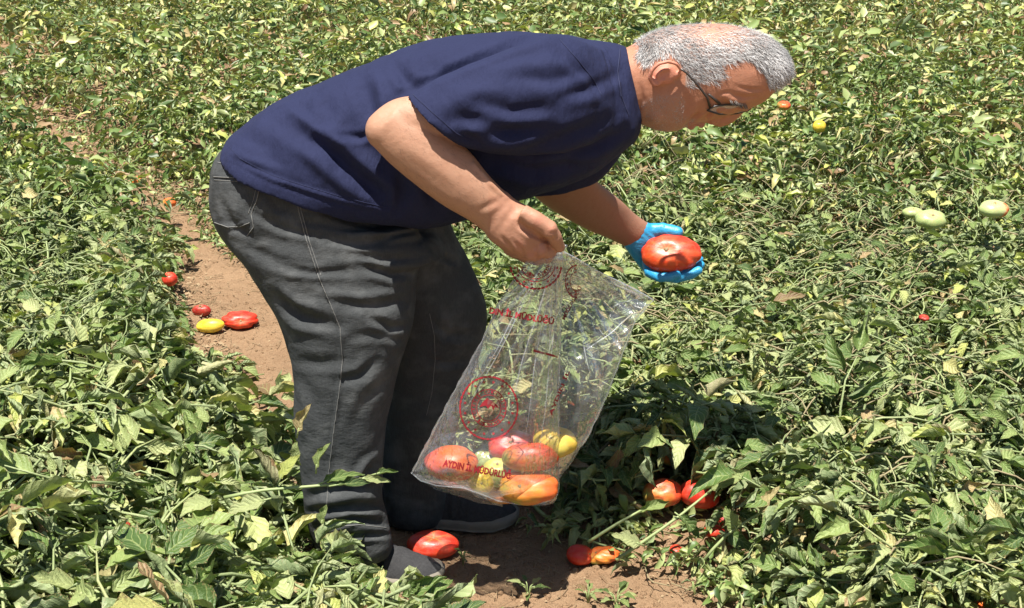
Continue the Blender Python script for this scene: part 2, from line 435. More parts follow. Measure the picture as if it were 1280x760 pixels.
# ================================================================== LEAVES
def leaflet(L, W, fold, curl, twist, nl, nw, rg):
    """grid of a wilted tomato leaflet, base at origin, along +X"""
    V = []; UV = []
    ph = rg.uniform(0, 6)
    for i in range(nl + 1):
        t = i / nl
        wd = W * (math.sin(math.pi * min(1, t ** .72 * .985 + .015)) ** .8) * (1 + .22 * math.sin(t * 19 + ph) + .10 * math.sin(t * 41 + 2 * ph))
        if i == nl: wd = W * .02
        ang = curl * t * t
        cx = L * (t - curl * curl * t ** 3 * .12); cz = -L * curl * .5 * t * t
        for j in range(nw + 1):
            s_ = (j / nw - .5) * 2
            fo = fold * (1 + .35 * math.sin(t * 7 + ph * s_))
            y = s_ * wd / 2 * math.cos(fo * abs(s_)); z = wd / 2 * abs(s_) * math.sin(fo * (.4 + .6 * abs(s_)))
            z += .05 * W * math.sin(t * 13 + ph + s_ * 2)
            q = twist * t; y, z = y * math.cos(q) - z * math.sin(q), y * math.sin(q) + z * math.cos(q)
            V.append((cx + z * math.sin(ang) * .5, y, cz + z)); UV.append((t, j / nw))
    Fc = []
    for i in range(nl):
        for j in range(nw):
            a = i * (nw + 1) + j; Fc.append((a, a + nw + 1, a + nw + 2, a + 1))
    return np.array(V), Fc, np.array(UV)
def compound(rg, nl=7, nw=4, pairs=3, stem=True):
    V = []; Fc = []; UV = []; T = []
    R = .135 * rg.uniform(.85, 1.2); droop = rg.uniform(.0, .9); base = rg.uniform(0, 1)
    def spine(t): return np.array([R * (t - .15 * droop * t ** 3), 0.012 * math.sin(t * 3), -R * .42 * droop * t * t])
    spots = [(1.0, 0, 1.15)]
    for k in range(pairs):
        t = .92 - .62 * (k + rg.uniform(-.15, .15)) / max(pairs - 1, 1) * .9
        for sd in (-1, 1): spots.append((t + rg.uniform(-.03, .03), sd * rg.uniform(.8, 1.35), rg.uniform(.7, 1.05)))
    for k in range(2 if nl > 4 else 0): spots.append((rg.uniform(.3, .9), rg.choice([-1, 1]) * 1.2, .38))
    for t, yaw, sc_ in spots:
        L = .078 * sc_ * rg.uniform(.85, 1.2); W = L * rg.uniform(.38, .62)
        v, f, uv = leaflet(L, W, rg.choice([.4, .95, 1.5]) * rg.uniform(.7, 1.25), rg.uniform(-.3, 1.6), rg.uniform(-1.1, 1.1), nl, nw, rg)
        pt = -.25 - droop * .5 * t + rg.uniform(-.3, .3) if yaw == 0 else rg.uniform(-.7, .25)
        m = Matrix.Rotation(yaw, 3, 'Z') @ Matrix.Rotation(-pt, 3, 'Y') @ Matrix.Rotation(rg.uniform(-.6, .6), 3, 'X')
        v = v @ np.array(m).T + spine(t) + np.array(m)[:, 0] * .012
        n = len(V); V += list(v); UV += list(uv); Fc += [tuple(i + n for i in q) for q in f]
        T += [base * .55 + rg.uniform(0, .35)] * len(v)
    if stem:
        mb = MB(); mb.tube([spine(t) for t in (-.15, .2, .6, 1)], [.0028, .0024, .002, .0012], 5)
        n = len(V); V += [np.array(a) for a in mb.v]; UV += [(.5, .5)] * len(mb.v); Fc += [tuple(i + n for i in q) for q in mb.f]; T += [.6] * len(mb.v)
    return np.array(V), Fc, np.array(UV), np.array(T)
rg = np.random.default_rng(21)
LEAF = []
for k in range(16):
    v, f, uv, tn = compound(rg); me = mesh('leaf', v, f, uv, {'tone': tn}); me.materials.append(M['leaf']); me.shade_smooth(); LEAF.append(me)
LOW = [compound(rg, 3, 2, 2, False) for k in range(10)]
MIDL = [compound(rg, 5, 2, 3, False) for k in range(10)]
CLEAR = [  # soil, legs and bag stay in view: nothing that stands in front of them projects here
    [(372, 250), (376, 520), (392, 600), (398, 640), (425, 668), (462, 700), (480, 735), (535, 752), (545, 775), (880, 775), (815, 738), (750, 716), (690, 708), (650, 690), (690, 640), (706, 604), (742, 548), (800, 405), (830, 376), (700, 300)],
]
SOIL = [(232, 290), (300, 300), (345, 375), (372, 440), (374, 480), (335, 452), (290, 428), (235, 402), (222, 340)]
def leafpose(rg, z):
    yaw = rg.uniform(0, 6.283); pit = rg.normal(.02, .33); rol = rg.normal(0, .45)
    return Matrix.Rotation(yaw, 4, 'Z') @ Matrix.Rotation(pit, 4, 'Y') @ Matrix.Rotation(rol, 4, 'X')
TOMS = [(828, 616, 24, 3.0), (874, 618, 24, 3.0), (739, 693, 32, 2.85), (845, 688, 14, 2.85), (893, 664, 14, 2.9), (912, 648, 12, 2.9), (1165, 275, 9, 4.5), (1141, 266, 4, 4.65), (1240, 262, 9, 4.7), (840, 571, 14, 3.2), (1225, 757, 16, 2.5), (1024, 158, 10, 6.3), (980, 132, 10, 6.7), (1155, 397, 7, 3.8), (212, 349, 13, 4.4), (171, 227, 10, 6.2), (212, 253, 10, 5.8), (252, 388, 12, 4.3), (263, 407, 20, 4.3), (300, 400, 26, 4.5), (658, 740, 20, 2.7), (765, 752, 26, 2.7)]
def visible_ok(c, tip):
    q_ = proj(np.array([c, (np.array(c) + tip) / 2, tip]))
    for tx, ty, tr_, tY in TOMS:
        if c[1] < tY + .04 and (np.hypot(q_[:, 0] - tx, q_[:, 1] - ty) < tr_ + 46 / c[1]).any(): return False
    pp = proj(np.array([c, (np.array(c) + tip) / 2, tip]))
    if c[1] < 3.15:
        for poly in CLEAR:
            if inpoly(pp, poly).any(): return False
    if inpoly(pp, SOIL).any(): return False
    return True
def regions(x, y):
    left = False
    p = np.array([[x, y]])
    # side of the path
    best = 1e9
    for i in range(len(PATH) - 1):
        d, s_, t_ = segdist(p, PATH[i], PATH[i + 1])
        if d[0] < best: best = d[0]; left = s_[0] > 0
    return left
pr = np.random.default_rng(33)
bases = []
y = 2.12
row = 0
while y < 11.5:
    sp = .33 if y < 5 else .40
    half = y * .44 + .45; x = -half + (row % 2) * sp / 2
    while x < half:
        bx, by = x + pr.uniform(-.09, .09), y + pr.uniform(-.09, .09)
        if pdist(bx, by)[0] > .02: bases.append((bx, by))
        x += sp
    y += sp * .93; row += 1
bases.sort(key=lambda b: b[1])
print('plants', len(bases))
THINGS = bases[:298]; REST_Y = THINGS[-1][1]
def plant_label(x, y, left):
    if left:
        return ('wilting tomato plant with large curled leaves in the near left bed', 'near left tomato plants') if y < 3.6 else \
               ('tomato plant with curled leaves in the left bed beside the bare path', 'middle left tomato plants') if y < 5.6 else \
               ('low tomato plant in the far left bed beyond the bare soil gap', 'far left tomato plants')
    return ('wilting tomato plant with drooping leaves right of the bag by the soil', 'near right tomato plants') if y < 3.6 else \
           ('tomato plant with curled leaves in the bed behind the bending man', 'middle right tomato plants') if y < 5.6 else \
           ('distant tomato plant in the far bed behind the man and path', 'far bed tomato plants')
nleaf = 0
midmeshes = {}
for bi, (bx, by) in enumerate(THINGS):
    left = regions(bx, by); lb, gr = plant_label(bx, by, left)
    detail = by < 5.3
    root = empty('tomato_plant', (bx, by, 0)); tag(root, lb, 'plant', gr)
    if detail:
        nl_ = 46 if by < 3.6 else 40
        for k in range(pr.integers(4, 6)):
            a = pr.uniform(0, 6.283); rr = pr.uniform(.18, .36); pts = []
            for s_ in np.linspace(0, 1, 7):
                q = np.array([bx + math.cos(a + s_ * .5) * rr * s_, by + math.sin(a + s_ * .5) * rr * s_])
                h = canopy(q[0], q[1])[0]
                pts.append([q[0], q[1], max(.012, h * (1 - (1 - s_) ** 2.2) * .93 + .01 * math.sin(7 * s_ + a))])
            if visible_ok(np.array(pts[3]), np.array(pts[-1])):
                mb = MB(); mb.tube(pts, [.0062, .0056, .005, .0044, .0038, .003, .002], 6); mb.build('stem', M['stem'], root)
        got = 0
        for k in range(nl_ * 2):
            if got >= nl_: break
            a = pr.uniform(0, 6.283); rr = .30 * math.sqrt(pr.uniform(0, 1)); x, y = bx + rr * math.cos(a), by + rr * math.sin(a)
            h = canopy(x, y)[0]
            if h < .025: continue
            lay = 1 - .75 * pr.uniform(0, 1) ** 1.7
            z = max(.022, h * lay)
            R = leafpose(pr, z); sc_ = pr.uniform(.65, 1.15) * ((1.55 if left else 1.2) if y < 3.3 else 1)
            tip = np.array([x, y, z]) + np.array(R.to_3x3())[:, 0] * .17 * sc_
            if tip[2] < .02: tip[2] = .02
            if not visible_ok(np.array([x, y, z]), tip): continue
            o = bpy.data.objects.new('leaf', LEAF[pr.integers(0, 16)]); COL.objects.link(o); o.parent = root
            o.matrix_basis = Matrix.Translation((x - bx, y - by, z)) @ R @ Matrix.Scale(sc_, 4)
            got += 1; nleaf += 1
    else:
        V = []; Fc = []; U = []; T = []; n = 0; tb = pr.uniform(0, 1)
        src = MIDL if by < 7.2 else LOW
        for k in range(34 if by < 7.2 else 36):
            a = pr.uniform(0, 6.283); rr = .36 * math.sqrt(pr.uniform(0, 1)); x, y = bx + rr * math.cos(a), by + rr * math.sin(a)
            h = canopy(x, y)[0]
            if h < .05: continue
            if any(y < tY and math.hypot(*(proj([[x, y, h * .8]])[0] - (tx, ty))) < tr_ + 6 for tx, ty, tr_, tY in TOMS[-11:]): continue
            z = h * (1 - .65 * pr.uniform(0, 1) ** 1.8)
            R = np.array(leafpose(pr, z).to_3x3()) * pr.uniform(.75, 1.2)
            v, f, uv, tn = src[pr.integers(0, 10)]
            vv = v @ R.T + [x - bx, y - by, z]
            if inpoly(proj(np.array([[x, y, z]])), SOIL).any(): continue
            V.append(vv); U.append(uv); T.append(((tn + pr.uniform(0, .5)) % 1.0) * .93); Fc += [tuple(i + n for i in q) for q in f]; n += len(v)
        if n:
            me = mesh('leaves', np.concatenate(V), Fc, np.concatenate(U), {'tone': np.concatenate(T)}); me.materials.append(M['leaf_far'])
            o = bpy.data.objects.new('leaves', me); COL.objects.link(o); o.parent = root; me.shade_smooth()
print('leaf objects', nleaf, 'things reach', REST_Y)
def stuff_foliage():
    V = []; U = []; T = []; Fn = []; n = 0
    N = 12500
    for k in range(N):
        y = REST_Y - .25 + (17.5 - REST_Y) * pr.uniform(0, 1) ** .85; half = y * .46 + .8; x = pr.uniform(-half, half)
        h = canopy(x, y)[0]
        if h < .06: continue
        z = h * (1 - .6 * pr.uniform(0, 1) ** 2)
        R = np.array(leafpose(pr, z).to_3x3()) * pr.uniform(.9, 1.6)
        v, f, uv, tn = LOW[pr.integers(0, 10)]
        V.append(v @ R.T + [x, y, z]); U.append(uv); T.append(((tn + pr.uniform(0, .6)) % 1.0) * .90); Fn.append(np.array(f) + n); n += len(v)
    me = mesh('foliage', np.concatenate(V), np.concatenate(Fn), np.concatenate(U), {'tone': np.concatenate(T)}); me.materials.append(M['leaf_far']); me.shade_smooth()
    o = bpy.data.objects.new('foliage', me); COL.objects.link(o); tag(o, 'dense far mass of tomato foliage along the top of the field', 'foliage', kind='stuff')
tick('plants')
stuff_foliage()
tick('foliage')

# litter: dry leaf scraps and straw on the soil; clods
def litter():
    mb = MB(); lr = np.random.default_rng(4); N = 15000
    I = np.where(np.arange(N) < 9000, lr.integers(1, 9, N), lr.integers(5, 9, N)); Tt = lr.uniform(0, 1, N); PA = np.array(PATH)
    C_ = PA[I] * (1 - Tt[:, None]) + PA[I + 1] * Tt[:, None]; X = C_[:, 0] + lr.normal(0, .30, N); Y = C_[:, 1] + lr.normal(0, .25, N)
    D = pdist(X, Y); Z = gz(X, Y)
    for k in range(N):
        x, y, d, g = X[k], Y[k], D[k], Z[k]
        if y < 2.2 or (d < -.08 and lr.uniform() < .80): continue
        a = lr.uniform(0, 6.28)
        if lr.uniform() < .40:
            L = lr.uniform(.015, .08); b = lr.uniform(-.6, .6); z0 = g + .002 + abs(lr.normal(0, .003))
            mb.tube([[x, y, z0], [x + L * .5 * math.cos(a), y + L * .5 * math.sin(a), z0 + .004], [x + L * math.cos(a + b), y + L * math.sin(a + b), z0]], lr.uniform(.0005, .0012), 3)
        else:
            L = lr.uniform(.005, .014) * (2.0 if d > -.02 else 1); c_, s_ = math.cos(a), math.sin(a); z0 = g + .001; u_ = lr.uniform(.1, .55)
            mb.add([(x, y, z0), (x + L * c_ * .5 - L * .3 * s_, y + L * s_ * .5 + L * .3 * c_, z0 + L * u_), (x + L * c_, y + L * s_, z0 + L * .1), (x + L * c_ * .6 + L * .25 * s_, y + L * s_ * .6 - L * .25 * c_, z0 + L * .15)], [(0, 1, 2), (0, 2, 3)])
    o = mb.build('leaf_litter', M['dry']); tag(o, 'scattered dry leaf scraps and straw along the bare soil path', 'litter', kind='stuff')
    mb = MB(); got = 0
    while got < 620:
        i = lr.integers(1, 8); t_ = lr.uniform(); c = PATH[i] * (1 - t_) + PATH[i + 1] * t_
        x, y = c[0] + lr.normal(0, .42), c[1] + lr.normal(0, .2); d = pdist(x, y)[0]
        if y < 2.3 or d < -.05 or d > .3: continue
        got += 1; L = lr.uniform(.08, .30); a = lr.uniform(0, 6.28); pts = []; q = np.array([x, y]); g = gz(x, y)[0]
        for s_ in range(6):
            pts.append([q[0], q[1], max(g, 0) + .006 + .05 * smooth(max(d, 0) / .2) * abs(math.sin(s_ * 1.3 + a)) + lr.uniform(0, .006)]); a += lr.normal(0, .5); q = q + L / 5 * np.array([math.cos(a), math.sin(a)])
        if all(visible_ok(np.array(pts[z_]), np.array(pts[z_ + 1])) for z_ in (0, 2, 4)): mb.tube(pts, [lr.uniform(.0012, .0026)] * 6, 5)
    o = mb.build('dry_vines', M['dryvine']); tag(o, 'tangle of thin dried tomato stems along both edges of the soil path', 'dead stems', kind='stuff')
    for nm, mt, NN, lab, rng_ in (('dry_runners', 'dryvine', 380, 'thin brown dried stems lying over the right bed of plants', (.15, 1)), ('green_runners', 'stem', 300, 'thin pale green runner stems lying over the plants', (-1, 1))):
        mb = MB(); got = 0; tr = 0
        while got < NN and tr < 6000:
            tr += 1; y = lr.uniform(2.4, 6.5); x = y * .44 * lr.uniform(*rng_) ; h0 = canopy(x, y)[0]
            if h0 < .1: continue
            a = lr.uniform(-.9, .9) + (math.pi if lr.uniform() < .5 else 0); L = lr.uniform(.10, .34); q = np.array([x, y]); pts = []
            for s_ in range(7):
                pts.append([q[0], q[1], max(.02, canopy(q[0], q[1])[0] * (1.0 - .5 * abs(s_ / 6 - .4)) + .012)]); a += lr.normal(0, .28); q = q + L / 6 * np.array([math.cos(a), math.sin(a)])
            if all(visible_ok(np.array(pts[z_]), np.array(pts[z_ + 1])) for z_ in (0, 2, 5)): mb.tube(pts, np.linspace(1, .5, 7) * lr.uniform(.0016, .0036), 5); got += 1
        o = mb.build(nm, M[mt]); tag(o, lab, 'stems', kind='stuff')
    mb = MB(); N = 3600; I = lr.integers(1, 8, N); Tt = lr.uniform(0, 1, N); C_ = PA[I] * (1 - Tt[:, None]) + PA[I + 1] * Tt[:, None]
    X = C_[:, 0] + lr.normal(0, .25, N); Y = C_[:, 1] + lr.normal(0, .15, N); Z = gz(X, Y)
    for k in range(N):
        x, y, g = X[k], Y[k], Z[k]
        if y < 2.2: continue
        r = lr.uniform(.0015, .006) if lr.uniform() < .95 else lr.uniform(.007, .013)
        V = []; n0 = 6
        for a in range(n0): V.append((x + r * math.cos(a) * lr.uniform(.7, 1.2), y + r * math.sin(a) * lr.uniform(.7, 1.2), g - .003))
        for a in range(n0): V.append((x + .75 * r * math.cos(a) * lr.uniform(.7, 1.2), y + .75 * r * math.sin(a) * lr.uniform(.7, 1.2), g + r * lr.uniform(.3, .7)))
        V.append((x, y, g + r * .8))
        mb.add(V, [(a, (a + 1) % n0, n0 + (a + 1) % n0, n0 + a) for a in range(n0)] + [(n0 + a, n0 + (a + 1) % n0, 12) for a in range(n0)])
    o = mb.build('soil_clods', M['soil']); tag(o, 'small clods and crumbs of brown soil on the path', 'soil', kind='stuff')

litter()
tick('litter')

# ================================================================== TOMATOES
def tomato_mat(name, a, b, c=None, dirv=(0, 0, 1), amt=.5, sc_=2.2, streak=0):
    t = NT(name); gen = t.n('TexCoord').outputs['Generated']
    sep = t.n('VectorMath', op='DOT_PRODUCT'); cc = t.n('VectorMath', op='SUBTRACT'); t.l(gen, cc.inputs[0]); cc.inputs[1].default_value = (.5, .5, .5); t.l(cc.outputs[0], sep.inputs[0]); sep.inputs[1].default_value = dirv
    f = t.math('ADD', t.math('ADD', sep.outputs['Value'], .5), t.math('MULTIPLY', t.math('SUBTRACT', t.noise(sc_, gen, 3), .5), 1.5))
    stops = [(max(0, amt - .28), b), (min(.98, amt + .22), a)]
    if c: stops = [(max(0, amt - .42), c), (amt - .1, b), (min(.98, amt + .24), a)]
    col = t.ramp(f, stops)
    sp = t.ramp(t.noise(38, gen, 3, .7), [(.66, (0, 0, 0)), (.74, (1, 1, 1))])
    col = t.mix(t.math('MULTIPLY', sp, .4), col, t.mix(1., col, (1.2, 1.15, .8), 'MULTIPLY'))
    dn = t.ramp(t.noise(9, gen, 4, .75), [(.70, (0, 0, 0)), (.78, (1, 1, 1))])
    col = t.mix(t.math('MULTIPLY', dn, .35), col, (.22, .14, .06))
    col = t.mix(t.math('MULTIPLY', t.n('Attribute', attribute_name='ray').outputs['Fac'], .26), col, (.68, .34, .07))
    ro = t.math('ADD', .26, t.math('MULTIPLY', t.noise(14, gen, 5, .7), .28))
    du = t.ramp(t.noise(5, gen, 6, .75), [(.45, (0, 0, 0)), (.75, (1, 1, 1))]); col = t.mix(t.math('MULTIPLY', du, .28), col, (.40, .27, .16)); ro = t.math('ADD', ro, t.math('MULTIPLY', du, .2))
    t.set(Base_Color=col, Roughness=ro, Normal=t.bump(t.noise(6, gen, 4), .004, .3)); t.b.inputs['Specular IOR Level'].default_value = .5
    t.b.inputs['Subsurface Weight'].default_value = .15; t.b.inputs['Subsurface Radius'].default_value = (.01, .004, .002); t.b.inputs['Subsurface Scale'].default_value = .6
    return t.m
RED = (.60, .028, .012); ORA = (.68, .12, .018); YEL = (.66, .42, .05); GRN = (.30, .36, .08); PNK = (.58, .035, .04); PALE = (.42, .50, .20)
TM = dict(
    red=tomato_mat('ripe_red', RED, (.64, .06, .015), amt=.35), redor=tomato_mat('red_orange', (.62, .04, .012), (.68, .13, .02), None, (-.9, 0, -.5), .52),
    orange=tomato_mat('orange', ORA, (.68, .27, .035), GRN, (.5, 0, .6), .42), orgrn=tomato_mat('orange_green', (.64, .06, .015), (.64, .19, .03), GRN, (.6, .1, .7), .45),
    pink=tomato_mat('pink_red', PNK, (.62, .07, .02), dirv=(0, 0, 1), amt=.4), yellow=tomato_mat('yellow', (.66, .44, .06), (.60, .50, .09), GRN, (.2, 0, .8), .45),
    ygreen=tomato_mat('yellow_green', (.48, .50, .10), PALE, amt=.45), pale=tomato_mat('pale_green', (.36, .44, .17), (.28, .36, .11), amt=.4),
    mixed=tomato_mat('cream_orange', ORA, (.46, .46, .22), PALE, (1.0, 0, .0), .8), dark=tomato_mat('dark_red', (.33, .012, .01), (.42, .03, .012), amt=.4),
    lemon=tomato_mat('lemon_yellow', (.74, .50, .03), (.70, .58, .06), amt=.5))
def tomato(px, py, wx, wy, mat, label, Y=None, pole=(0, -.3, 1), lobes=6, lobe=.07, group=None, deep=None, seed=0, flat=1.0, scar='scar', lift=1.0, name='tomato'):
    """a tomato whose outline is wx by wy pixels around (px,py); Y None = lies on the ground"""
    rr = np.random.default_rng(seed + 100)
    s0 = 1 / 560.
    if Y is None:
        g = G(px, py + wy * .30); Y = g[1]
    sc_ = np.linalg.norm(P(px + 1, py, Y) - P(px, py, Y))
    c = P(px, py, Y); hx, hz = wx / 2 * sc_, wy / 2 * sc_ 
    hy = deep if deep else min(hx, max(hz, hx * .75))
    V = []; n, m = (80 if lobes > 8 else 48), 24
    for i in range(m + 1):
        ph = math.pi * i / m
        for k in range(n):
            th = 2 * math.pi * k / n
            lb = 1 + lobe * (abs(math.cos(th * lobes / 2 + seed)) - .6) * math.sin(ph) ** 1.2 * (1 + .5 * math.sin(th * 2 + seed)) + .02 * math.sin(th * 3 + seed)
            dz = math.cos(ph) * (1 - .17 * math.exp(-(ph / .36) ** 2) - .16 * math.exp(-((math.pi - ph) / .4) ** 2))
            V.append((math.sin(ph) * math.cos(th) * lb, math.sin(ph) * math.sin(th) * lb, dz * .82 * (1 + .06 * math.cos(th - seed) * math.sin(ph))))
    ray = np.array([math.exp(-(math.pi * (q // n) / m / .75) ** 2) * max(0, math.cos(lobes * (2 * math.pi * (q % n) / n) + seed)) ** 2 + .8 * math.exp(-(math.pi * (q // n) / m / .22) ** 2) for q in range(n * (m + 1))])
    V = np.array(V); pv = Vector(pole).normalized()
    R = np.array(Vector((0, 0, 1)).rotation_difference(pv).to_matrix()) @ np.array(Matrix.Rotation(seed * 1.7, 3, 'Z'))
    V = V @ R.T
    lo, hi = V.min(0), V.max(0); V = (V - (lo + hi) / 2) / ((hi - lo) / 2)
    # compensate the view from above so that the outline has the asked height
    sp = math.sin(PITCH); cp = math.cos(PITCH)
    hz2 = math.sqrt(max((hz ** 2 - (hy * sp) ** 2), (.45 * hz) ** 2)) / cp
    S = np.array([hx, hy, hz2]); V = V * S
    F_ = [(i * n + k, (i + 1) * n + k, (i + 1) * n + (k + 1) % n, i * n + (k + 1) % n) for i in range(m) for k in range(n)]
    root = empty(name, c); tag(root, label, 'tomato', group)
    me = mesh('fruit', V, F_, None, {'ray': ray}); me.materials.append(TM[mat]); me.shade_smooth()
    o = bpy.data.objects.new('fruit', me); COL.objects.link(o); o.parent = root
    tp = V[:n].mean(0); nrm = (R @ np.array([0, 0, 1.])) 
    if scar == 'scar':
        mb = MB(); K = 9; ring = []
        a = np.cross(nrm, [.3, .9, .1]); a /= np.linalg.norm(a); b = np.cross(nrm, a); r = min(hx, hy) * .10
        vv = [tp + nrm * r * .1] + [tp + nrm * r * .25 + r * rr.uniform(.7, 1.5) * (a * math.cos(2 * math.pi * q / K) + b * math.sin(2 * math.pi * q / K)) for q in range(K)] + [tp - nrm * r * .6 + r * .8 * (a * math.cos(2 * math.pi * q / K) + b * math.sin(2 * math.pi * q / K)) for q in range(K)]
        mb.add(vv, [(0, 1 + q, 1 + (q + 1) % K) for q in range(K)] + [(1 + q, 1 + K + q, 1 + K + (q + 1) % K, 1 + (q + 1) % K) for q in range(K)])
        me = mesh('stem_scar', mb.v, mb.f); me.materials.append(M['scar']); o = bpy.data.objects.new('stem_scar', me); COL.objects.link(o); o.parent = root
    elif scar == 'calyx':
        mb = MB(); a = np.cross(nrm, [.3, .9, .1]); a /= np.linalg.norm(a); b = np.cross(nrm, a); r = min(hx, hy)
        for q in range(3):
            th = q * 1.05 + rr.uniform(-.2, .2); d = a * math.cos(th) + b * math.sin(th); e = -a * math.sin(th) + b * math.cos(th)
            mb.add([tp, tp + d * r * .3 + e * r * .09 + nrm * r * .16, tp + d * r * .62 + nrm * r * rr.uniform(.05, .3), tp + d * r * .3 - e * r * .09 + nrm * r * .16], [(0, 1, 2), (0, 2, 3)])
        mb.tube([tp, tp + nrm * r * .3, tp + nrm * r * .55 + a * r * .2], [r * .05] * 3, 6)
        me = mesh('calyx', mb.v, mb.f); me.materials.append(M['calyx']); o = bpy.data.objects.new('calyx', me); COL.objects.link(o); o.parent = root
    return root
# in the hand
TM['held'] = tomato_mat('ribbed_red', (.66, .035, .01), (.68, .08, .015), None, (.2, .6, 0), .25, sc_=3)
tomato(839, 317, 75, 46, 'held', 'big ribbed shiny red tomato held in the blue gloved hand', Y=3.14, pole=(-.3, -.75, .6), lobes=10, lobe=.05, seed=1, scar='scar', deep=.052)
# in the bag
BG = 'tomatoes inside the plastic bag'
tomato(564, 579, 68, 46, 'redor', 'red-orange tomato at the left end of the plastic bag', Y=2.648, pole=(-.1, -1, -.2), lobes=7, seed=2, group=BG, deep=.05)
tomato(663, 571, 72, 42, 'orgrn', 'orange tomato with greenish underside, upper front one in the bag', Y=2.645, pole=(.1, -.5, -1), lobes=5, seed=3, group=BG, deep=.045)
tomato(661, 609, 74, 42, 'orange', 'yellow-orange tomato lowest at the front corner of the bag', Y=2.612, pole=(-.4, -.7, .5), lobes=6, seed=4, group=BG, deep=.045)
tomato(640, 557, 60, 36, 'pink', 'pinkish red tomato behind the upper orange one in the bag', Y=2.708, pole=(-.1, -.6, .7), lobes=6, seed=5, group=BG, deep=.04)
tomato(694, 552, 56, 38, 'yellow', 'pale yellow tomato at the right side of the bag', Y=2.678, pole=(.3, -.3, 1), lobes=6, lobe=.08, seed=6, group=BG, deep=.04)
tomato(622, 590, 40, 36, 'ygreen', 'yellow-green small tomato in the middle of the bag', Y=2.673, pole=(0, -.4, 1), lobes=5, seed=7, group=BG, deep=.033)
tomato(602, 601, 34, 30, 'lemon', 'small lemon yellow tomato low in the bag', Y=2.653, pole=(0, -1, .3), lobes=5, seed=8, group=BG, deep=.028)
tomato(606, 575, 30, 26, 'pale', 'small pale green tomato peeking between the big ones in the bag', Y=2.718, pole=(0, -.2, 1), lobes=5, seed=9, group=BG, deep=.026)
tomato(628, 617, 46, 26, 'orange', 'orange tomato at the very bottom of the bag, mostly hidden', Y=2.683, pole=(0, .2, 1), lobes=5, seed=10, group=BG, deep=.034)
# on the ground
tomato(541, 681, 66, 33, 'red', 'single red tomato on bare soil in front of the shoes', pole=(.1, -.3, 1), lobes=5, lobe=.02, seed=12, deep=.042)
tomato(725, 694, 34, 26, 'red', 'red-orange tomato on the soil edge, its right side rotting', pole=(.8, -.2, .3), seed=12, deep=.03)
tomato(753, 694, 44, 20, 'orange', 'collapsed rotting orange tomato half next to the red one on soil', pole=(-.4, -.2, .5), lobes=8, lobe=.22, seed=13, deep=.028)
tomato(828, 616, 50, 33, 'orgrn', 'orange tomato with green patch among the plants right of the bag', Y=2.98, pole=(-.2, -.4, .8), seed=14, deep=.04)
tomato(874, 618, 50, 37, 'red', 'round red tomato half shaded beside the orange one in the plants', Y=2.98, pole=(.4, .1, .9), seed=15, scar='calyx', deep=.04)
tomato(840, 571, 30, 22, 'orange', 'orange tomato peeping out above a leaf right of the bag', Y=3.15, seed=16, deep=.026)
tomato(845, 688, 17, 13, 'red', 'tiny piece-like red tomato low in the stems near the soil', Y=2.79, seed=17, deep=.018)
tomato(893, 664, 26, 15, 'red', 'small orange-red tomato under the leaning stem at right', Y=2.86, seed=18, deep=.02)
tomato(912, 648, 34, 18, 'dark', 'dark red tomato in leaf shade below the round red one', Y=2.93, seed=19, deep=.026)
tomato(300, 400, 46, 22, 'red', 'flattened red tomato on the brown path behind the leg', pole=(.2, -.9, .3), lobes=8, lobe=.12, seed=20, deep=.045)
tomato(263, 407, 36, 18, 'lemon', 'lemon yellow tomato beside the flattened red one on the path', pole=(-.6, -.3, .4), lobes=4, seed=21, deep=.03)
tomato(252, 388, 24, 14, 'dark', 'small dark red tomato just behind the lemon yellow one', seed=22, deep=.02, scar='calyx')
tomato(212, 349, 20, 17, 'red', 'small red tomato at the left edge of the brown path', Y=4.35, seed=23, deep=.025)
tomato(171, 227, 17, 13, 'orange', 'little orange tomato far along the path at upper left', Y=6.1, seed=24, deep=.025)
tomato(212, 253, 17, 12, 'orange', 'faded orange tomato in litter left of the jeans pocket', Y=5.75, seed=25, deep=.03)
#tomato(38, 122, 12, 9, 'red', 'far small red tomato at the upper left edge of the field', Y=8.0, seed=26, deep=.03)
#tomato(143, 189, 14, 9, 'dark', 'far dark red tomato in dry litter at upper left', Y=6.9, seed=27, deep=.03)
tomato(156, 661, 15, 15, 'dark', 'dark red tomato in deep leaf shade at lower left', Y=2.56, seed=28, deep=.022)  # dark material puts the leaf shade into the fruit's colour
tomato(980, 132, 17, 12, 'orgrn', 'orange-red tomato in the leaves just right of the grey hair', Y=6.6, seed=29, deep=.035)
tomato(1024, 158, 17, 15, 'lemon', 'bright orange-yellow tomato among the leaves right of the head', Y=6.2, seed=30, deep=.03)
tomato(1163, 274, 38, 24, 'pale', 'larger pale green tomato of the pair in the right bed', Y=4.5, seed=31, deep=.045, pole=(0, -.6, .8))
tomato(1141, 266, 26, 14, 'pale', 'smaller pale green tomato of the pair in the right bed', Y=4.65, seed=32, deep=.03)
tomato(1242, 261, 38, 22, 'mixed', 'cream and orange tomato near the right edge of the photo', Y=4.7, seed=33, deep=.045)
tomato(1155, 397, 13, 8, 'dark', 'small red tomato deep in the right bed below the pale pair', Y=3.75, seed=34, deep=.02)
tomato(866, 526, 18, 12, 'dark', 'dark red tomato in shade right of the clear bag', Y=3.3, seed=35, deep=.02)
tomato(1225, 757, 26, 14, 'redor', 'orange tomato at the bottom right edge of the photo', Y=2.5, seed=36, deep=.02)
#tomato(1272, 318, 16, 30, 'dark', 'brownish red tomato cut by the right edge of the photo', Y=4.1, seed=37, deep=.03)

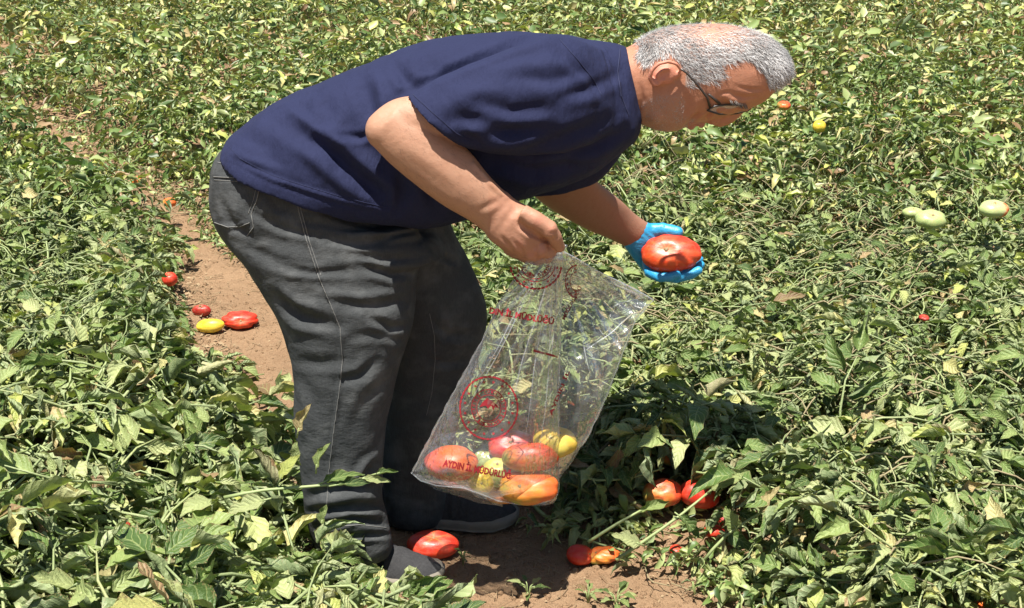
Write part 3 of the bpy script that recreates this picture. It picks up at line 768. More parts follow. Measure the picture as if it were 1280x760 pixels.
# hand-placed stems and sprigs that the photo shows
def sprig(pts, r, leaves, label, seed, mat='stem'):
    """pts: (px,py,Y) of the stalk; leaves: (px,py,Y, length m, angle deg in picture, width ratio)"""
    rs = np.random.default_rng(seed); W_ = [P(*p) for p in pts]; root = empty('tomato_vine', W_[0]); tag(root, label, 'vine')
    mb = MB(); fine = []
    for i in range(len(W_) - 1):
        for t_ in (0, .5): fine.append(W_[i] * (1 - t_) + W_[i + 1] * t_)
    fine.append(W_[-1]); 
    for i in range(1, len(fine) - 1): fine[i] = fine[i] * .6 + (fine[i - 1] + fine[i + 1]) * .2
    mb.tube(fine, np.linspace(r, r * .55, len(fine)), 8); mb.build('stem', M[mat], root)
    for px, py, Y, L, ang, wr in leaves:
        v, f, uv = leaflet(L, L * wr, rs.uniform(.3, .9), rs.uniform(.1, .8), rs.uniform(-.5, .5), 8, 6, rs)
        a = math.radians(ang); X = np.array([math.cos(a), 0, math.sin(a)]) + np.array([0, rs.uniform(-.25, .1), 0]); X /= np.linalg.norm(X)
        Zv = np.array([-math.sin(a) * .5, -.62, .75]); Zv -= X * (Zv @ X); Zv /= np.linalg.norm(Zv); Yv = np.cross(Zv, X)
        c = P(px, py, Y) - W_[0]
        v = v @ np.stack([X, Yv, Zv]) + c
        me = mesh('leaf', v, f, uv, {'tone': np.full(len(v), rs.uniform(.4, .62))}); me.materials.append(M['leaf']); me.shade_smooth()
        o = bpy.data.objects.new('leaf', me); COL.objects.link(o); o.parent = root
        mb = MB(); mb.tube([c - X * .016 - Zv * .003, c + X * .01], [.0022, .0018], 5); me = mesh('petiole', mb.v, mb.f); me.materials.append(M['stem']); o = bpy.data.objects.new('petiole', me); COL.objects.link(o); o.parent = root
sprig([(280, 622, 2.45), (330, 612, 2.46), (390, 608, 2.47), (440, 603, 2.475), (478, 590, 2.48)], .0042,
      [(405, 602, 2.47, .09, 25, .35), (420, 606, 2.45, .075, 8, .4), (395, 585, 2.46, .07, 75, .45), (402, 655, 2.45, .05, 80, .6), (470, 592, 2.475, .05, 20, .4), (455, 598, 2.47, .06, -5, .35), (350, 598, 2.46, .07, 60, .5), (372, 540, 2.5, .075, 70, .5), (372, 575, 2.5, .045, 100, .7), (330, 625, 2.4, .09, 200, .5)],
      'thin tomato stem with pale leaves reaching across the near trouser leg', 1)
sprig([(60, 770, 2.25), (110, 745, 2.25), (165, 730, 2.26), (240, 722, 2.28), (310, 733, 2.3)], .0055,
      [(120, 742, 2.25, .09, 60, .5), (180, 728, 2.26, .1, 20, .5), (240, 720, 2.27, .08, 100, .45), (300, 733, 2.28, .09, -10, .5)],
      'long bare pale stem arching over the leaves at lower left', 2)
sprig([(770, 700, 2.72), (800, 680, 2.74), (850, 645, 2.77), (890, 612, 2.82)], .0052,
      [(800, 680, 2.72, .08, 150, .5), (890, 612, 2.78, .10, 40, .5), (850, 645, 2.76, .08, -40, .5)],
      'thick pale green stem leaning from the rotting tomato up to the right', 3)
sprig([(735, 678, 2.80), (770, 655, 2.82), (812, 632, 2.86)], .0048, [(800, 640, 2.85, .08, 30, .5)],
      'short thick green stem left of the leaning one behind the rotting tomato', 4)
sprig([(712, 590, 2.95), (745, 602, 2.95), (790, 598, 2.98), (830, 585, 3.0)], .004, [(745, 605, 2.93, .07, -60, .5), (790, 597, 2.96, .08, 60, .5), (775, 560, 2.98, .10, -110, .35)],
      'pale twisting stem starting beside the lower right of the bag', 5)
sprig([(880, 700, 2.7), (905, 670, 2.72), (950, 640, 2.74), (1010, 612, 2.78)], .0042, [(950, 640, 2.72, .08, 60, .5), (1000, 618, 2.74, .09, -20, .5), (920, 660, 2.7, .06, 120, .7)],
      'slim green stem arching right above the soil edge', 6)
sprig([(870, 590, 2.95), (930, 598, 2.92), (1000, 620, 2.88), (1060, 660, 2.82)], .003, [(930, 610, 2.9, .06, -100, .8), (1000, 620, 2.86, .08, -60, .5)],
      'thin green stem passing behind the round red tomato to the right', 7)
def fallen():
    rs = np.random.default_rng(77); V = []; Fc = []; U = []; T = []; n = 0; k = 0
    zone = [(700, 610), (745, 560), (860, 560), (960, 640), (1010, 770), (900, 770), (830, 728), (760, 716), (700, 700), (652, 668), (690, 640)]
    zone2 = [(225, 250), (330, 250), (330, 300), (300, 335), (250, 300)]; zone3 = [(40, 150), (130, 160), (235, 225), (245, 275), (180, 240), (100, 190)]
    while k < 1500:
        zn, bx = ((zone, (640, 1010, 560, 770)) if k < 750 else (zone2, (220, 335, 245, 340)) if k < 1000 else (zone3, (40, 250, 150, 280)))
        px, py = rs.uniform(bx[0], bx[1]), rs.uniform(bx[2], bx[3])
        if not inpoly([[px, py]], zn)[0]: continue
        k += 1
        if any(math.hypot(px - tx, (py - ty)) < tr_ * .9 for tx, ty, tr_, tY in TOMS): continue
        g = G(px, py); L = rs.uniform(.025, .06); v, f, uv = leaflet(L, L * rs.uniform(.3, .6), rs.uniform(.4, 1.6), rs.uniform(0, 2.2), rs.uniform(-1.5, 1.5), 5, 2, rs)
        R = np.array((Matrix.Rotation(rs.uniform(0, 6.28), 3, 'Z') @ Matrix.Rotation(rs.normal(-.2, .4), 3, 'Y') @ Matrix.Rotation(rs.normal(0, .8), 3, 'X')))
        v = v @ R.T; v[:, 2] -= v[:, 2].min(); v += [g[0], g[1], max(gz(g[0], g[1])[0], -.002) + (rs.uniform(0, .05) if k < 750 else rs.uniform(0, .02))]
        V.append(v); U.append(uv); T.append(np.full(len(v), rs.choice([.1, .3, .5, .7, .9, .955, .985, .99]) * 1.0)); Fc.append(np.array(f) + n); n += len(v)
    me = mesh('fallen_leaves', np.concatenate(V), np.concatenate(Fc), np.concatenate(U), {'tone': np.concatenate(T)}); o = link('fallen_leaves', me, M['leaf_far'])
    tag(o, 'curled wilted leaf scraps lying along the edge of the soil', 'dead leaves', kind='stuff')
fallen()
# small weeds on the soil in front
def weed(px, py, n, L, label, seed):
    rs = np.random.default_rng(seed); g = G(px, py); root = empty('weed_seedling', g); tag(root, label, 'weed')
    for k in range(n):
        a = k * 2.4 + rs.uniform(-.4, .4); l_ = L * rs.uniform(.6, 1.1)
        v, f, uv = leaflet(l_, l_ * .5, .4, .7, rs.uniform(-.4, .4), 5, 4, rs)
        R = np.array(Matrix.Rotation(a, 3, 'Z') @ Matrix.Rotation(-rs.uniform(.1, .7), 3, 'Y')); d = R[:, 0]
        z0 = rs.uniform(.01, .04); c = np.array([d[0], d[1], 0]) * L * .5 + [0, 0, z0]
        me = mesh('leaf', v @ R.T + c, f, uv, {'tone': np.full(len(v), rs.uniform(.38, .55))}); me.materials.append(M['leaf']); me.shade_smooth()
        o = bpy.data.objects.new('leaf', me); COL.objects.link(o); o.parent = root
        mb = MB(); mb.tube([(0, 0, -.005), c * [.5, .5, .9], c], [.0014] * 3, 5); me = mesh('stem', mb.v, mb.f); me.materials.append(M['stem']); o = bpy.data.objects.new('stem', me); COL.objects.link(o); o.parent = root
weed(660, 745, 8, .035, 'small green weed on the soil at the bottom, below the bag', 1)
weed(770, 757, 12, .04, 'widest green weed at the bottom edge right of the path centre', 2)
weed(579, 705, 7, .018, 'tiny green seedling on the soil right of the red tomato', 3)
weed(735, 752, 7, .03, 'low weed between the two bigger weeds at the bottom edge', 4)

# ================================================================== PERSON
HB = P(640, 640, 2.8); HB[2] = 0
man = empty('person', tuple(HB)); tag(man, 'grey-haired man in navy t-shirt and dark jeans bending over the plants with a bag', 'person')
YC = 2.87
def hand_fist(mb):
    mb.loft([(634, 240, 592, 268, 2.60, .031), (645, 250, 601, 277, 2.60, .031), (658, 257, 606, 291, 2.60, .036), (672, 266, 615, 302, 2.60, .040), (682, 278, 634, 312, 2.60, .040), (686, 290, 655, 319, 2.605, .036), (686, 298, 668, 318, 2.61, .028)], n=24, sub=5, sq=.9)
    fingers = [([(650, 300, 2.585), (676, 312, 2.58), (688, 317, 2.595), (684, 322, 2.62), (672, 321, 2.635)], .0150),
               ([(636, 302, 2.60), (664, 317, 2.585), (676, 322, 2.60), (672, 325, 2.63), (660, 322, 2.64)], .0142),
               ([(622, 298, 2.62), (648, 314, 2.60), (660, 321, 2.61), (657, 322, 2.64), (648, 318, 2.65)], .0135),
               ([(614, 292, 2.64), (634, 308, 2.62), (645, 315, 2.625), (643, 317, 2.65), (634, 313, 2.66)], .012)]
    for pts, r in fingers:
        mb.tube([P(*p) for p in pts], [r * 1.0, r * 1.1, r * .94, r * .98, r * .8], 12); mb.ball(P(*pts[-1]), r * .8); mb.ball(P(*pts[1]), r * 1.12)
    mb.tube([P(*p) for p in [(652, 266, 2.572), (670, 275, 2.562), (685, 285, 2.562), (693, 296, 2.572), (699, 308, 2.588)]], [.020, .019, .0185, .0165, .0125], 14)
    mb.ball(P(686, 286, 2.562), .0198); mb.ball(P(700, 309, 2.59), .0122); mb.ball(P(682, 303, 2.60), .016); mb.ball(P(676, 296, 2.595), .018)
def hand_open(mb, g=1.0):
    # palm behind and under the tomato
    mb.loft([(802, 276, 776, 303, 3.180, .026 * g), (812, 279, 783, 312, 3.180, .027 * g), (822, 284, 793, 326, 3.185, .027 * g), (832, 296, 805, 340, 3.195, .024 * g), (842, 312, 818, 346, 3.200, .02 * g), (852, 325, 836, 346, 3.200, .016 * g)], n=22, sub=4, sq=.9)
    fs = [([(808, 326, 3.160), (812, 341, 3.125), (824, 347, 3.100), (838, 346, 3.095), (846, 343, 3.095)], .0135),
          ([(815, 330, 3.175), (826, 345, 3.140), (845, 348, 3.110), (864, 343, 3.105), (873, 338, 3.105)], .0140),
          ([(824, 330, 3.190), (842, 345, 3.170), (858, 345, 3.150), (870, 338, 3.140), (876, 331, 3.140)], .0135),
          ([(834, 328, 3.200), (850, 340, 3.200), (862, 339, 3.190), (870, 332, 3.180), (875, 324, 3.180)], .012)]
    for pts, r in fs:
        mb.tube([P(*p) for p in pts], [r * g * k for k in (1.05, 1.06, .95, .95, .82)], 12); mb.ball(P(*pts[-1]), r * g * .82)
    mb.tube([P(*p) for p in [(800, 290, 3.185), (815, 288, 3.182), (828, 287, 3.178), (840, 289, 3.172), (847, 290, 3.165)]], [.021 * g, .0195 * g, .0175 * g, .0175 * g, .0145 * g], 14)
    mb.ball(P(847, 290, 3.165), .0150 * g); mb.ball(P(828, 287, 3.178), .0188 * g)

b = MB()
# torso and legs (inside the clothes)
b.loft([(290, 215, 505, 275, YC, .13), (320, 175, 545, 270, YC, .14), (420, 118, 595, 255, YC, .15), (520, 75, 640, 235, YC, .16), (620, 52, 690, 215, YC, .17), (700, 52, 750, 190, YC, .16), (750, 58, 778, 160, YC, .11), (790, 62, 790, 150, YC, .06)], n=28)
b.loft([(300, 270, 500, 300, 2.80, .09), (340, 370, 505, 385, 2.77, .085), (385, 480, 480, 480, 2.74, .07), (388, 560, 470, 560, 2.72, .06), (398, 640, 465, 640, 2.71, .045), (405, 690, 470, 690, 2.70, .045)], n=18)
b.loft([(420, 270, 545, 280, 2.95, .09), (470, 380, 590, 380, 2.98, .08), (490, 470, 575, 470, 3.0, .06), (490, 560, 545, 560, 3.0, .05), (495, 645, 550, 645, 2.99, .045)], n=18)
# neck + head, outline pixels of the top and the underside
b.loft([(760, 60, 772, 150, YC, .07), (782, 60, 778, 143, YC, .072), (800, 50, 792, 151, YC, .076), (818, 40, 806, 157, YC, .080), (842, 33, 822, 163, YC, .083), (872, 30, 843, 163, YC, .086), (905, 30, 866, 154, YC, .088), (935, 36, 892, 148, YC, .086), (960, 46, 919, 140, YC, .079), (979, 62, 948, 129, YC, .064), (988, 80, 966, 113, YC, .040), (990, 92, 980, 101, YC, .015)], n=40, sub=6, sq=.93)
# face: brow ridge, cheek bone, nose, lips, chin, jaw
def hp(px, py, off): return P(px, py, YC - off)
b.tube([hp(925, 133, .058), hp(931, 133, .035), hp(935, 133, 0), hp(931, 133, -.035), hp(925, 133, -.058)], [.008, .012, .011, .012, .008], 12)
b.tube([hp(929, 134, .0), hp(921, 141, .0), hp(911, 147, .0), hp(900, 150, .0), hp(890, 149, 0)], [.009, .0125, .0155, .0175, .013], 14)
b.ball(hp(891, 150, .016), (.015, .012, .012)); b.ball(hp(891, 150, -.016), (.015, .012, .012)); b.ball(hp(843, 155, 0), (.022, .024, .0165), 16)
b.ball(hp(897, 128, .05), (.030, .026, .026)); b.ball(hp(897, 128, -.05), (.030, .026, .026))
b.tube([hp(872, 150, .028), hp(877, 156, .012), hp(877, 156, -.012), hp(872, 150, -.028)], [.005, .008, .008, .005], 8)
b.tube([hp(862, 152, .028), hp(864, 158, .012), hp(864, 158, -.012), hp(862, 152, -.028)], [.005, .009, .009, .005], 8)
b.ball(hp(840, 154, 0), (.022, .026, .017)); b.ball(hp(822, 138, .05), (.03, .022, .03)); b.ball(hp(822, 138, -.05), (.03, .022, .03))
def ear(sgn):
    q = lambda x, y, o: P(x, y, YC - sgn * o) if sgn > 0 else P(x, y, YC + o) + np.array([0, 0, 0])
    o = .086
    b.tube([q(846, 96, o), q(851, 88, o + .008), q(846, 80, o + .016), q(835, 77, o + .019), q(823, 80, o + .019), q(815, 88, o + .017), q(812, 97, o + .012), q(817, 105, o + .008), q(826, 105, o + .006)], [.004, .0045, .0048, .005, .005, .005, .006, .0068, .005], 8)
    b.tube([q(838, 86, o + .012), q(828, 87, o + .013), q(821, 94, o + .011), q(824, 101, o + .008), q(833, 100, o + .005)], [.003, .0035, .004, .004, .0035], 8)
    b.add(*ear_plate(q, o))
def ear_plate(q, o):
    m_ = MB(); m_.ball(q(830, 92, o - .002), (.030, .010, .024), 14); return m_.v, m_.f
ear(1); ear(-1)
# near arm (to the fist) and far arm
b.loft([(680, 90, 690, 165, 2.72, .05), (600, 105, 625, 170, 2.66, .055), (540, 118, 575, 185, 2.635, .056)], n=24, comp=True)
b.loft([(600, 112, 610, 175, 2.64, .05), (530, 118, 560, 184, 2.63, .052), (492, 124, 522, 192, 2.63, .050), (466, 142, 500, 192, 2.62, .042), (458, 158, 478, 190, 2.62, .028)], n=24)
b.ball(P(480, 163, 2.62), (.040, .040, .042), 18)
b.loft([(500, 128, 462, 178, 2.62, .040), (545, 152, 486, 203, 2.61, .046), (585, 187, 516, 228, 2.605, .048), (612, 220, 552, 255, 2.60, .044), (632, 240, 586, 275, 2.60, .036), (645, 252, 603, 288, 2.60, .032)], n=28, sub=6)
b.tube([P(590, 205, 2.585), P(612, 230, 2.58), P(634, 250, 2.585)], [.008, .008, .006], 8)
hand_fist(b)
b.loft([(650, 200, 760, 190, 3.02, .06), (662, 238, 746, 222, 3.06, .05), (690, 262, 758, 236, 3.10, .045), (730, 285, 778, 252, 3.14, .038), (765, 300, 795, 268, 3.17, .032), (785, 310, 812, 280, 3.18, .027)], n=24)
hand_open(b, .80)
bm_ = b.remesh(.0036, 5); body = link('body', bm_, M['skin'], man)
tick('body')
# --- skin colour
v = getv(bm_); vm = v.copy(); vm[:, 1] = YC - abs(v[:, 1] - YC); p = proj(vm); pr2 = proj(v)
skin = np.tile(np.array([.45, .255, .165]), (len(v), 1))
head = v[:, 0] > P(770, 100, YC)[0]; head &= v[:, 2] > P(800, 190, YC)[2]
skin[head] = [.46, .225, .14]
HAIR = [(800, 30), (798, 60), (803, 80), (812, 82), (818, 74), (834, 70), (850, 76), (855, 88), (852, 100), (857, 110), (866, 110), (878, 104), (893, 103), (905, 94), (906, 84), (918, 76), (938, 78), (955, 92), (962, 106), (975, 108), (1000, 108), (1000, 20), (860, 15)]
hm = inpoly(p + 3.2 * np.stack([wob(v, 160, 8, 1), wob(v, 160, 8, 2)], 1), HAIR) & head
crown = np.exp(-(((p[:, 0] - 893) / 56) ** 2 + ((p[:, 1] - 38) / 24) ** 2)) 
k = hm; mixh = (.75 - .6 * crown[k])[:, None]; skin[k] = skin[k] * (1 - mixh) + np.array([.36, .33, .31]) * mixh
lips = head & (np.sqrt(((p[:, 0] - 870) / 10) ** 2 + ((p[:, 1] - 157) / 5) ** 2) < 1); skin[lips] = [.45, .14, .11]
earm = head & inpoly(p, [(808, 72), (855, 72), (855, 100), (830, 110), (808, 110)]) & (abs(v[:, 1] - YC) > .086); skin[earm] = [.58, .26, .18]
forearm = ~head & (v[:, 1] < 2.75) & (v[:, 0] < P(610, 200, 2.6)[0]); skin[forearm] = [.45, .265, .175]
far = ~head & (v[:, 1] > 2.98) & (v[:, 0] > P(640, 200, 3.0)[0]); skin[far] = [.30, .16, .105]  # far arm's shade is put into its skin colour: darker than the near arm
hand = ~head & (v[:, 1] < 2.72) & (v[:, 0] > P(610, 200, 2.6)[0]) & (v[:, 2] < P(640, 240, 2.6)[2]); skin[hand] = [.43, .235, .155]
skin_flush = head & (v[:, 1] != 0)
for kx, ky in ((676, 313), (664, 318), (650, 305), (690, 286), (672, 277)):
    dd = np.exp(-(((pr2 - [kx, ky]) ** 2).sum(1)) / 45.) * hand; skin = skin * (1 - .35 * dd[:, None]) + np.array([.62, .26, .19]) * .35 * dd[:, None]
stub = np.zeros(len(v)); jaw = [(795, 148), (800, 125), (818, 115), (852, 112), (860, 125), (858, 140), (885, 150), (880, 170), (800, 170)]
jd = np.full(len(v), 1e9)
for i in range(len(jaw) - 2): jd = np.minimum(jd, segdist(p, jaw[i], jaw[i + 1])[0])
stub = np.where(inpoly(p, jaw) & head, np.clip(jd / 9, 0, 1), 0)
vcol(bm_, 'col', skin); at = bm_.attributes.new('stub', 'FLOAT', 'POINT'); at.data.foreach_set('value', stub.astype(np.float32))
creases(bm_, [([(640, 262), (655, 285), (668, 296)], 4, -.002), ([(650, 283), (664, 293), (678, 299), (692, 303)], 2.6, -.006), ([(640, 300), (652, 312), (656, 324)], 2.5, -.003), ([(626, 296), (638, 308), (642, 318)], 2.5, -.0025), ([(668, 306), (672, 314), (670, 326)], 2.2, -.003), ([(655, 262), (640, 275), (632, 290)], 5, .002), ([(640, 258), (626, 272), (618, 286)], 5, .002), ([(664, 300), (675, 303), (683, 300)], 2.5, -.0025), ([(600, 262), (625, 250)], 4, -.002), ([(686, 292), (694, 290)], 2, -.0015), ([(690, 300), (698, 297)], 2, -.0015),
               ([(900, 128), (910, 134), (922, 136)], 5, -.006), ([(893, 138), (884, 145), (874, 151)], 2.5, -.003), ([(905, 121), (920, 127), (934, 130)], 3.5, .003), ([(855, 160), (862, 152), (871, 146)], 2.2, -.006), ([(886, 152), (884, 146), (890, 141)], 2, -.004), ([(876, 132), (872, 142), (862, 150)], 3, -.003), ([(862, 118), (856, 130), (850, 145)], 8, -.003), ([(915, 118), (930, 122), (945, 120)], 2.2, -.002), ([(920, 108), (938, 112), (955, 112)], 2.2, -.002), ([(880, 140), (868, 146), (862, 156)], 2.5, -.0025), ([(800, 105), (803, 125), (797, 143)], 3, -.003), ([(783, 70), (780, 100), (778, 130)], 3, -.002), ([(895, 120), (905, 116), (915, 115)], 2, -.0015),
               ([(500, 178), (540, 205), (580, 235)], 9, .002), ([(545, 165), (575, 190), (600, 220)], 9, -.002)])
tree = bvh(bm_)
# nail on the thumb
mb = MB(); mb.ball(P(699, 309, 2.585), (.0065, .004, .008), 12); mb.build('thumb_nail', simple('nail', (.6, .38, .32), (.66, .45, .38), 30, .35, 0), man)
# --- hair strands
n = getn(bm_); idx = np.where(hm)[0]; hr = np.random.default_rng(8); dens = 1 - .86 * crown[idx]; dens *= np.where(inpoly(p[idx], [(850, 84), (905, 84), (905, 110), (850, 115)]), .7, 1)
pick = hr.choice(idx, 17000, p=dens / dens.sum()); V = np.zeros((17000, 7, 3)); T = np.zeros((17000, 7))
WB = wob(v, 75, 8, 3)
for q, i in enumerate(pick):
    r0 = v[i]; nn = n[i]; px_, py_ = p[i]
    fl = np.array([.75 + .2 * (px_ < 880), 0, -.45 + (.5 if py_ < 45 else 0) - (.3 if px_ > 940 else 0)]) + np.array([0, 1, 0]) * .3 * np.sign(r0[1] - YC) * (py_ < 60) + hr.normal(0, .22, 3)
    kb = np.clip((865 - px_) / 45, 0, 1) * np.clip((py_ - 40) / 25, 0, 1); fl = fl * (1 - kb) + kb * (np.array([-.3, 0, -.8]) + hr.normal(0, .25, 3))
    fl -= nn * (fl @ nn); fl /= max(np.linalg.norm(fl), 1e-6)
    L = hr.uniform(.007, .016) * (1.15 if px_ > 930 else 1) * (1.1 - .4 * crown[i]); wv = np.cross(nn, fl) * hr.uniform(.00022, .00045)
    lift = hr.uniform(.10, .34)
    m1 = r0 + fl * L * .45 + nn * L * lift; m2 = r0 + fl * L * .8 + nn * L * lift * 1.25 + hr.normal(0, .0012, 3); tip = r0 + fl * L * 1.1 + nn * L * lift * 1.1 + hr.normal(0, .0022, 3)
    r1 = r0 - nn * .001
    V[q] = [r1 - wv, r1 + wv, m1 + wv, m1 - wv, m2 + wv * .8, m2 - wv * .8, tip]
    back_ = (px_ < 880) * .12
    T[q] = np.clip(hr.normal(.58, .25) - back_ + .16 * WB[i], 0, 1)
fa = []
for q in range(17000):
    a = q * 7; fa += [(a, a + 1, a + 2, a + 3), (a + 3, a + 2, a + 4, a + 5), (a + 5, a + 4, a + 6)]
me = mesh('hair', V.reshape(-1, 3), fa, None, {'tone': T.ravel()}); link('hair', me, M['hair'], man)
def fuzz(name, mask, N, L, wd, dirf, mat):
    ii = hr.choice(np.where(mask)[0], N); V = np.zeros((N, 3, 3)); base = v[ii]; nn = n[ii]; dv = dirf(base) + hr.normal(0, .35, (N, 3)); dv -= nn * (dv * nn).sum(1)[:, None]; dv /= np.linalg.norm(dv, axis=1)[:, None] + 1e-9
    wv = np.cross(nn, dv) * wd; ll = hr.uniform(.5, 1.2, N)[:, None] * L; base = base + hr.normal(0, .0015, (N, 3)); base -= nn * ((base - v[ii]) * nn).sum(1)[:, None]
    V[:, 0] = base - wv; V[:, 1] = base + wv; V[:, 2] = base + dv * ll + nn * ll * .35
    me = mesh(name, V.reshape(-1, 3), np.arange(N * 3).reshape(-1, 3), None, {'tone': np.repeat(hr.uniform(.1, .9, N), 3)}); link(name, me, mat, man)
fuzz('stubble', stub > .5, 5200, .0032, .00028, lambda q: np.tile([.4, 0, -.9], (len(q), 1)), M['hair'])
fuzz('arm_hair', forearm & (v[:, 0] > P(500, 200, 2.6)[0]), 1500, .011, .00016, lambda q: np.tile([.7, 0, -.7], (len(q), 1)), simple('arm_hair', (.05, .03, .02), (.14, .09, .06), 50, .6, 0))
# eyes, eyebrows
eb = MB()
for s_ in (1, -1):
    for q in range(90):
        x = hr.uniform(912, 934); y = 126 + (x - 912) * .28 + hr.normal(0, 1.4); h = None
        r0 = hp(x, y, .0); o, d = cast(tree, x, y)
        if o is None: continue
        o = np.array(o); 
        if s_ < 0: o[1] = 2 * YC - o[1]
        dv = np.array([.004, -.002 * s_, -.008]) + hr.normal(0, .002, 3); eb.tube([o, o + dv], [.0006, .0002], 3)
eb.build('eyebrow', simple('brow_hair', (.12, .10, .09), (.3, .28, .26), 80, .6, 0), man)
for s_ in (1, -1):
    e = empty('eye', (0, 0, 0)); e.parent = man; e.matrix_parent_inverse = Matrix.Translation(-Vector(man.location))
    c = P(908, 135, YC - .034) if s_ > 0 else np.array([P(908, 135, YC - .034)[0], YC + .034, P(908, 135, YC - .034)[2]])
    mb = MB(); mb.ball(c, .0115, 14); mb.build('eyeball', simple('eye_white', (.6, .56, .52), (.7, .66, .62), 20, .2, 0), e)
    mb = MB(); mb.ball(c + [.003, -.001 * s_, -.0075], .0062, 10); mb.build('iris', simple('eye_brown', (.04, .02, .01), (.07, .035, .02), 60, .1, 0), e)
# glasses
gl = empty('glasses', (0, 0, 0)); gl.parent = man; gl.matrix_parent_inverse = Matrix.Translation(-Vector(man.location))
mb = MB(); mb.tube([hp(848, 84, .094), hp(858, 91, .096), hp(872, 106, .096), hp(884, 122, .092), (hp(888, 136, .08))], [.0022, .0026, .0026, .0028, .0026], 6); mb.build('temple_arm', M['frame'], gl)
mb = MB(); mb.tube([hp(886, 118, .091), hp(900, 130, .078)], [.0028, .0032], 6); mb.build('hinge', M['frame'], gl)
def farp(x, y, o): a = hp(x, y, o); return np.array([a[0], YC + o, a[2]])
mb = MB(); mb.tube([farp(848, 84, .094), farp(872, 106, .096), farp(888, 122, .09), farp(900, 132, .07)], [.0022] * 4, 6); mb.build('temple_arm', M['frame'], gl)
for s_ in (1, -1):
    q = (lambda x, y, o: hp(x, y, o)) if s_ > 0 else farp
    def seat(x, y):
        h_, n_ = cast(tree, x, y)
        if h_ is None: return None
        return YC - h_.y + .007
    ring = [(884, 138, .074), (893, 133, .070), (908, 131, .055), (924, 131, .04), (939, 133, .022), (936, 138, .020), (920, 142, .032), (900, 143, .052), (884, 138, .074)]
    ring = [(x, y, (seat(x, y) or o)) if x < 930 else (x, y, o + .012) for x, y, o in ring]
    ring[-1] = ring[0]
    R_ = [q(*a) for a in ring]; mb = MB(); mb.tube(R_, [.0021] * len(R_), 6); mb.build('rim', M['frame'], gl)
    V = [np.mean(R_[:-1], 0)] + R_[:-1]; mb = MB(); mb.add(V, [(0, 1 + i, 1 + (i + 1) % 8) for i in range(8)]); mb.build('lens', M['lens'], gl)
mb = MB(); mb.tube([hp(938, 134, .018), hp(942, 134, 0), farp(938, 134, .018)], [.0018] * 3, 6); mb.build('nose_bridge', M['frame'], gl)

tick('hair')
# --- shirt
b = MB()
b.loft([(277, 190, 492, 266, YC, .205), (283, 176, 512, 270, YC, .205), (303, 157, 532, 276, YC, .205), (350, 126, 562, 276, YC, .205), (420, 95, 602, 263, YC, .205), (500, 62, 640, 250, YC, .205), (570, 44, 682, 238, YC, .205), (640, 39, 722, 224, YC, .20), (695, 43, 762, 200, YC, .185), (740, 50, 792, 176, YC, .15), (768, 55, 800, 160, YC, .108), (783, 58, 800, 150, YC, .084)], n=48, sub=7, sq=.88)
b.loft([(750, 62, 780, 150, 2.78, .06), (700, 46, 748, 176, 2.70, .085), (635, 62, 692, 192, 2.655, .090), (570, 88, 630, 191, 2.635, .088), (508, 120, 586, 184, 2.625, .080)], n=36, sub=6)
b.loft([(750, 70, 780, 165, 2.98, .07), (700, 120, 780, 185, 3.01, .08), (660, 200, 770, 200, 3.02, .08), (652, 246, 752, 222, 3.045, .068)], n=28, sub=6)
sm = b.remesh(.0048, 4)
SC = [
    ([(505, 116), (560, 90), (620, 64), (665, 48), (692, 40)], 4, -.009), ([(600, 78), (640, 70), (700, 62)], 8, -.004), ([(690, 60), (735, 92), (755, 120)], 6, -.004),
    ([(340, 145), (380, 175), (420, 195), (440, 205)], 8, -.006), ([(355, 130), (390, 160), (440, 185)], 6, .004), ([(380, 165), (420, 205), (470, 240), (480, 255)], 8, -.009), ([(400, 150), (440, 190), (480, 225)], 8, .006),
    ([(445, 95), (460, 130), (475, 160)], 8, -.005), ([(465, 85), (480, 120), (478, 150)], 7, .005), ([(490, 75), (505, 100), (520, 110)], 6, -.006), ([(520, 60), (540, 85), (560, 92)], 8, -.004), ([(400, 110), (410, 140), (400, 170)], 8, -.004),
    ([(300, 165), (330, 185), (345, 215)], 8, -.004), ([(285, 190), (310, 200), (350, 212)], 4, .003), ([(420, 170), (450, 172), (470, 165)], 4, -.004),
    ([(560, 150), (600, 150), (640, 160)], 8, -.006), ([(600, 130), (640, 140), (690, 135)], 8, -.006), ([(560, 130), (590, 115), (640, 110)], 9, .004), ([(600, 170), (640, 165), (690, 160)], 7, -.008), ([(575, 165), (590, 175), (600, 185)], 5, -.005), ([(640, 95), (690, 100), (740, 90)], 8, -.005), ([(700, 120), (740, 110), (775, 90)], 7, -.006),
    ([(520, 200), (540, 230), (545, 262)], 8, -.008), ([(560, 215), (600, 240), (640, 238)], 8, -.006), ([(620, 200), (670, 215), (730, 205)], 8, -.008), ([(700, 190), (740, 185), (780, 165)], 6, -.007), ([(500, 215), (505, 240), (500, 262)], 6, -.006), ([(655, 190), (700, 175), (760, 150)], 8, -.007), ([(760, 70), (778, 100), (785, 140)], 4, -.004)]
creases(sm, [(p_, w_ * 1.15, a_ * 1.55) for p_, w_, a_ in SC] + [([(283, 197), (340, 224), (420, 249), (486, 265)], 3, .0035)])
vv = getv(sm); nn = getn(sm); setv(sm, vv + nn * (.0022 * wob(vv, 24, 10, 1) + .0014 * wob(vv, 60, 10, 2))[:, None])
shirt = link('shirt', sm, M['shirt'], man); stree = bvh(sm)
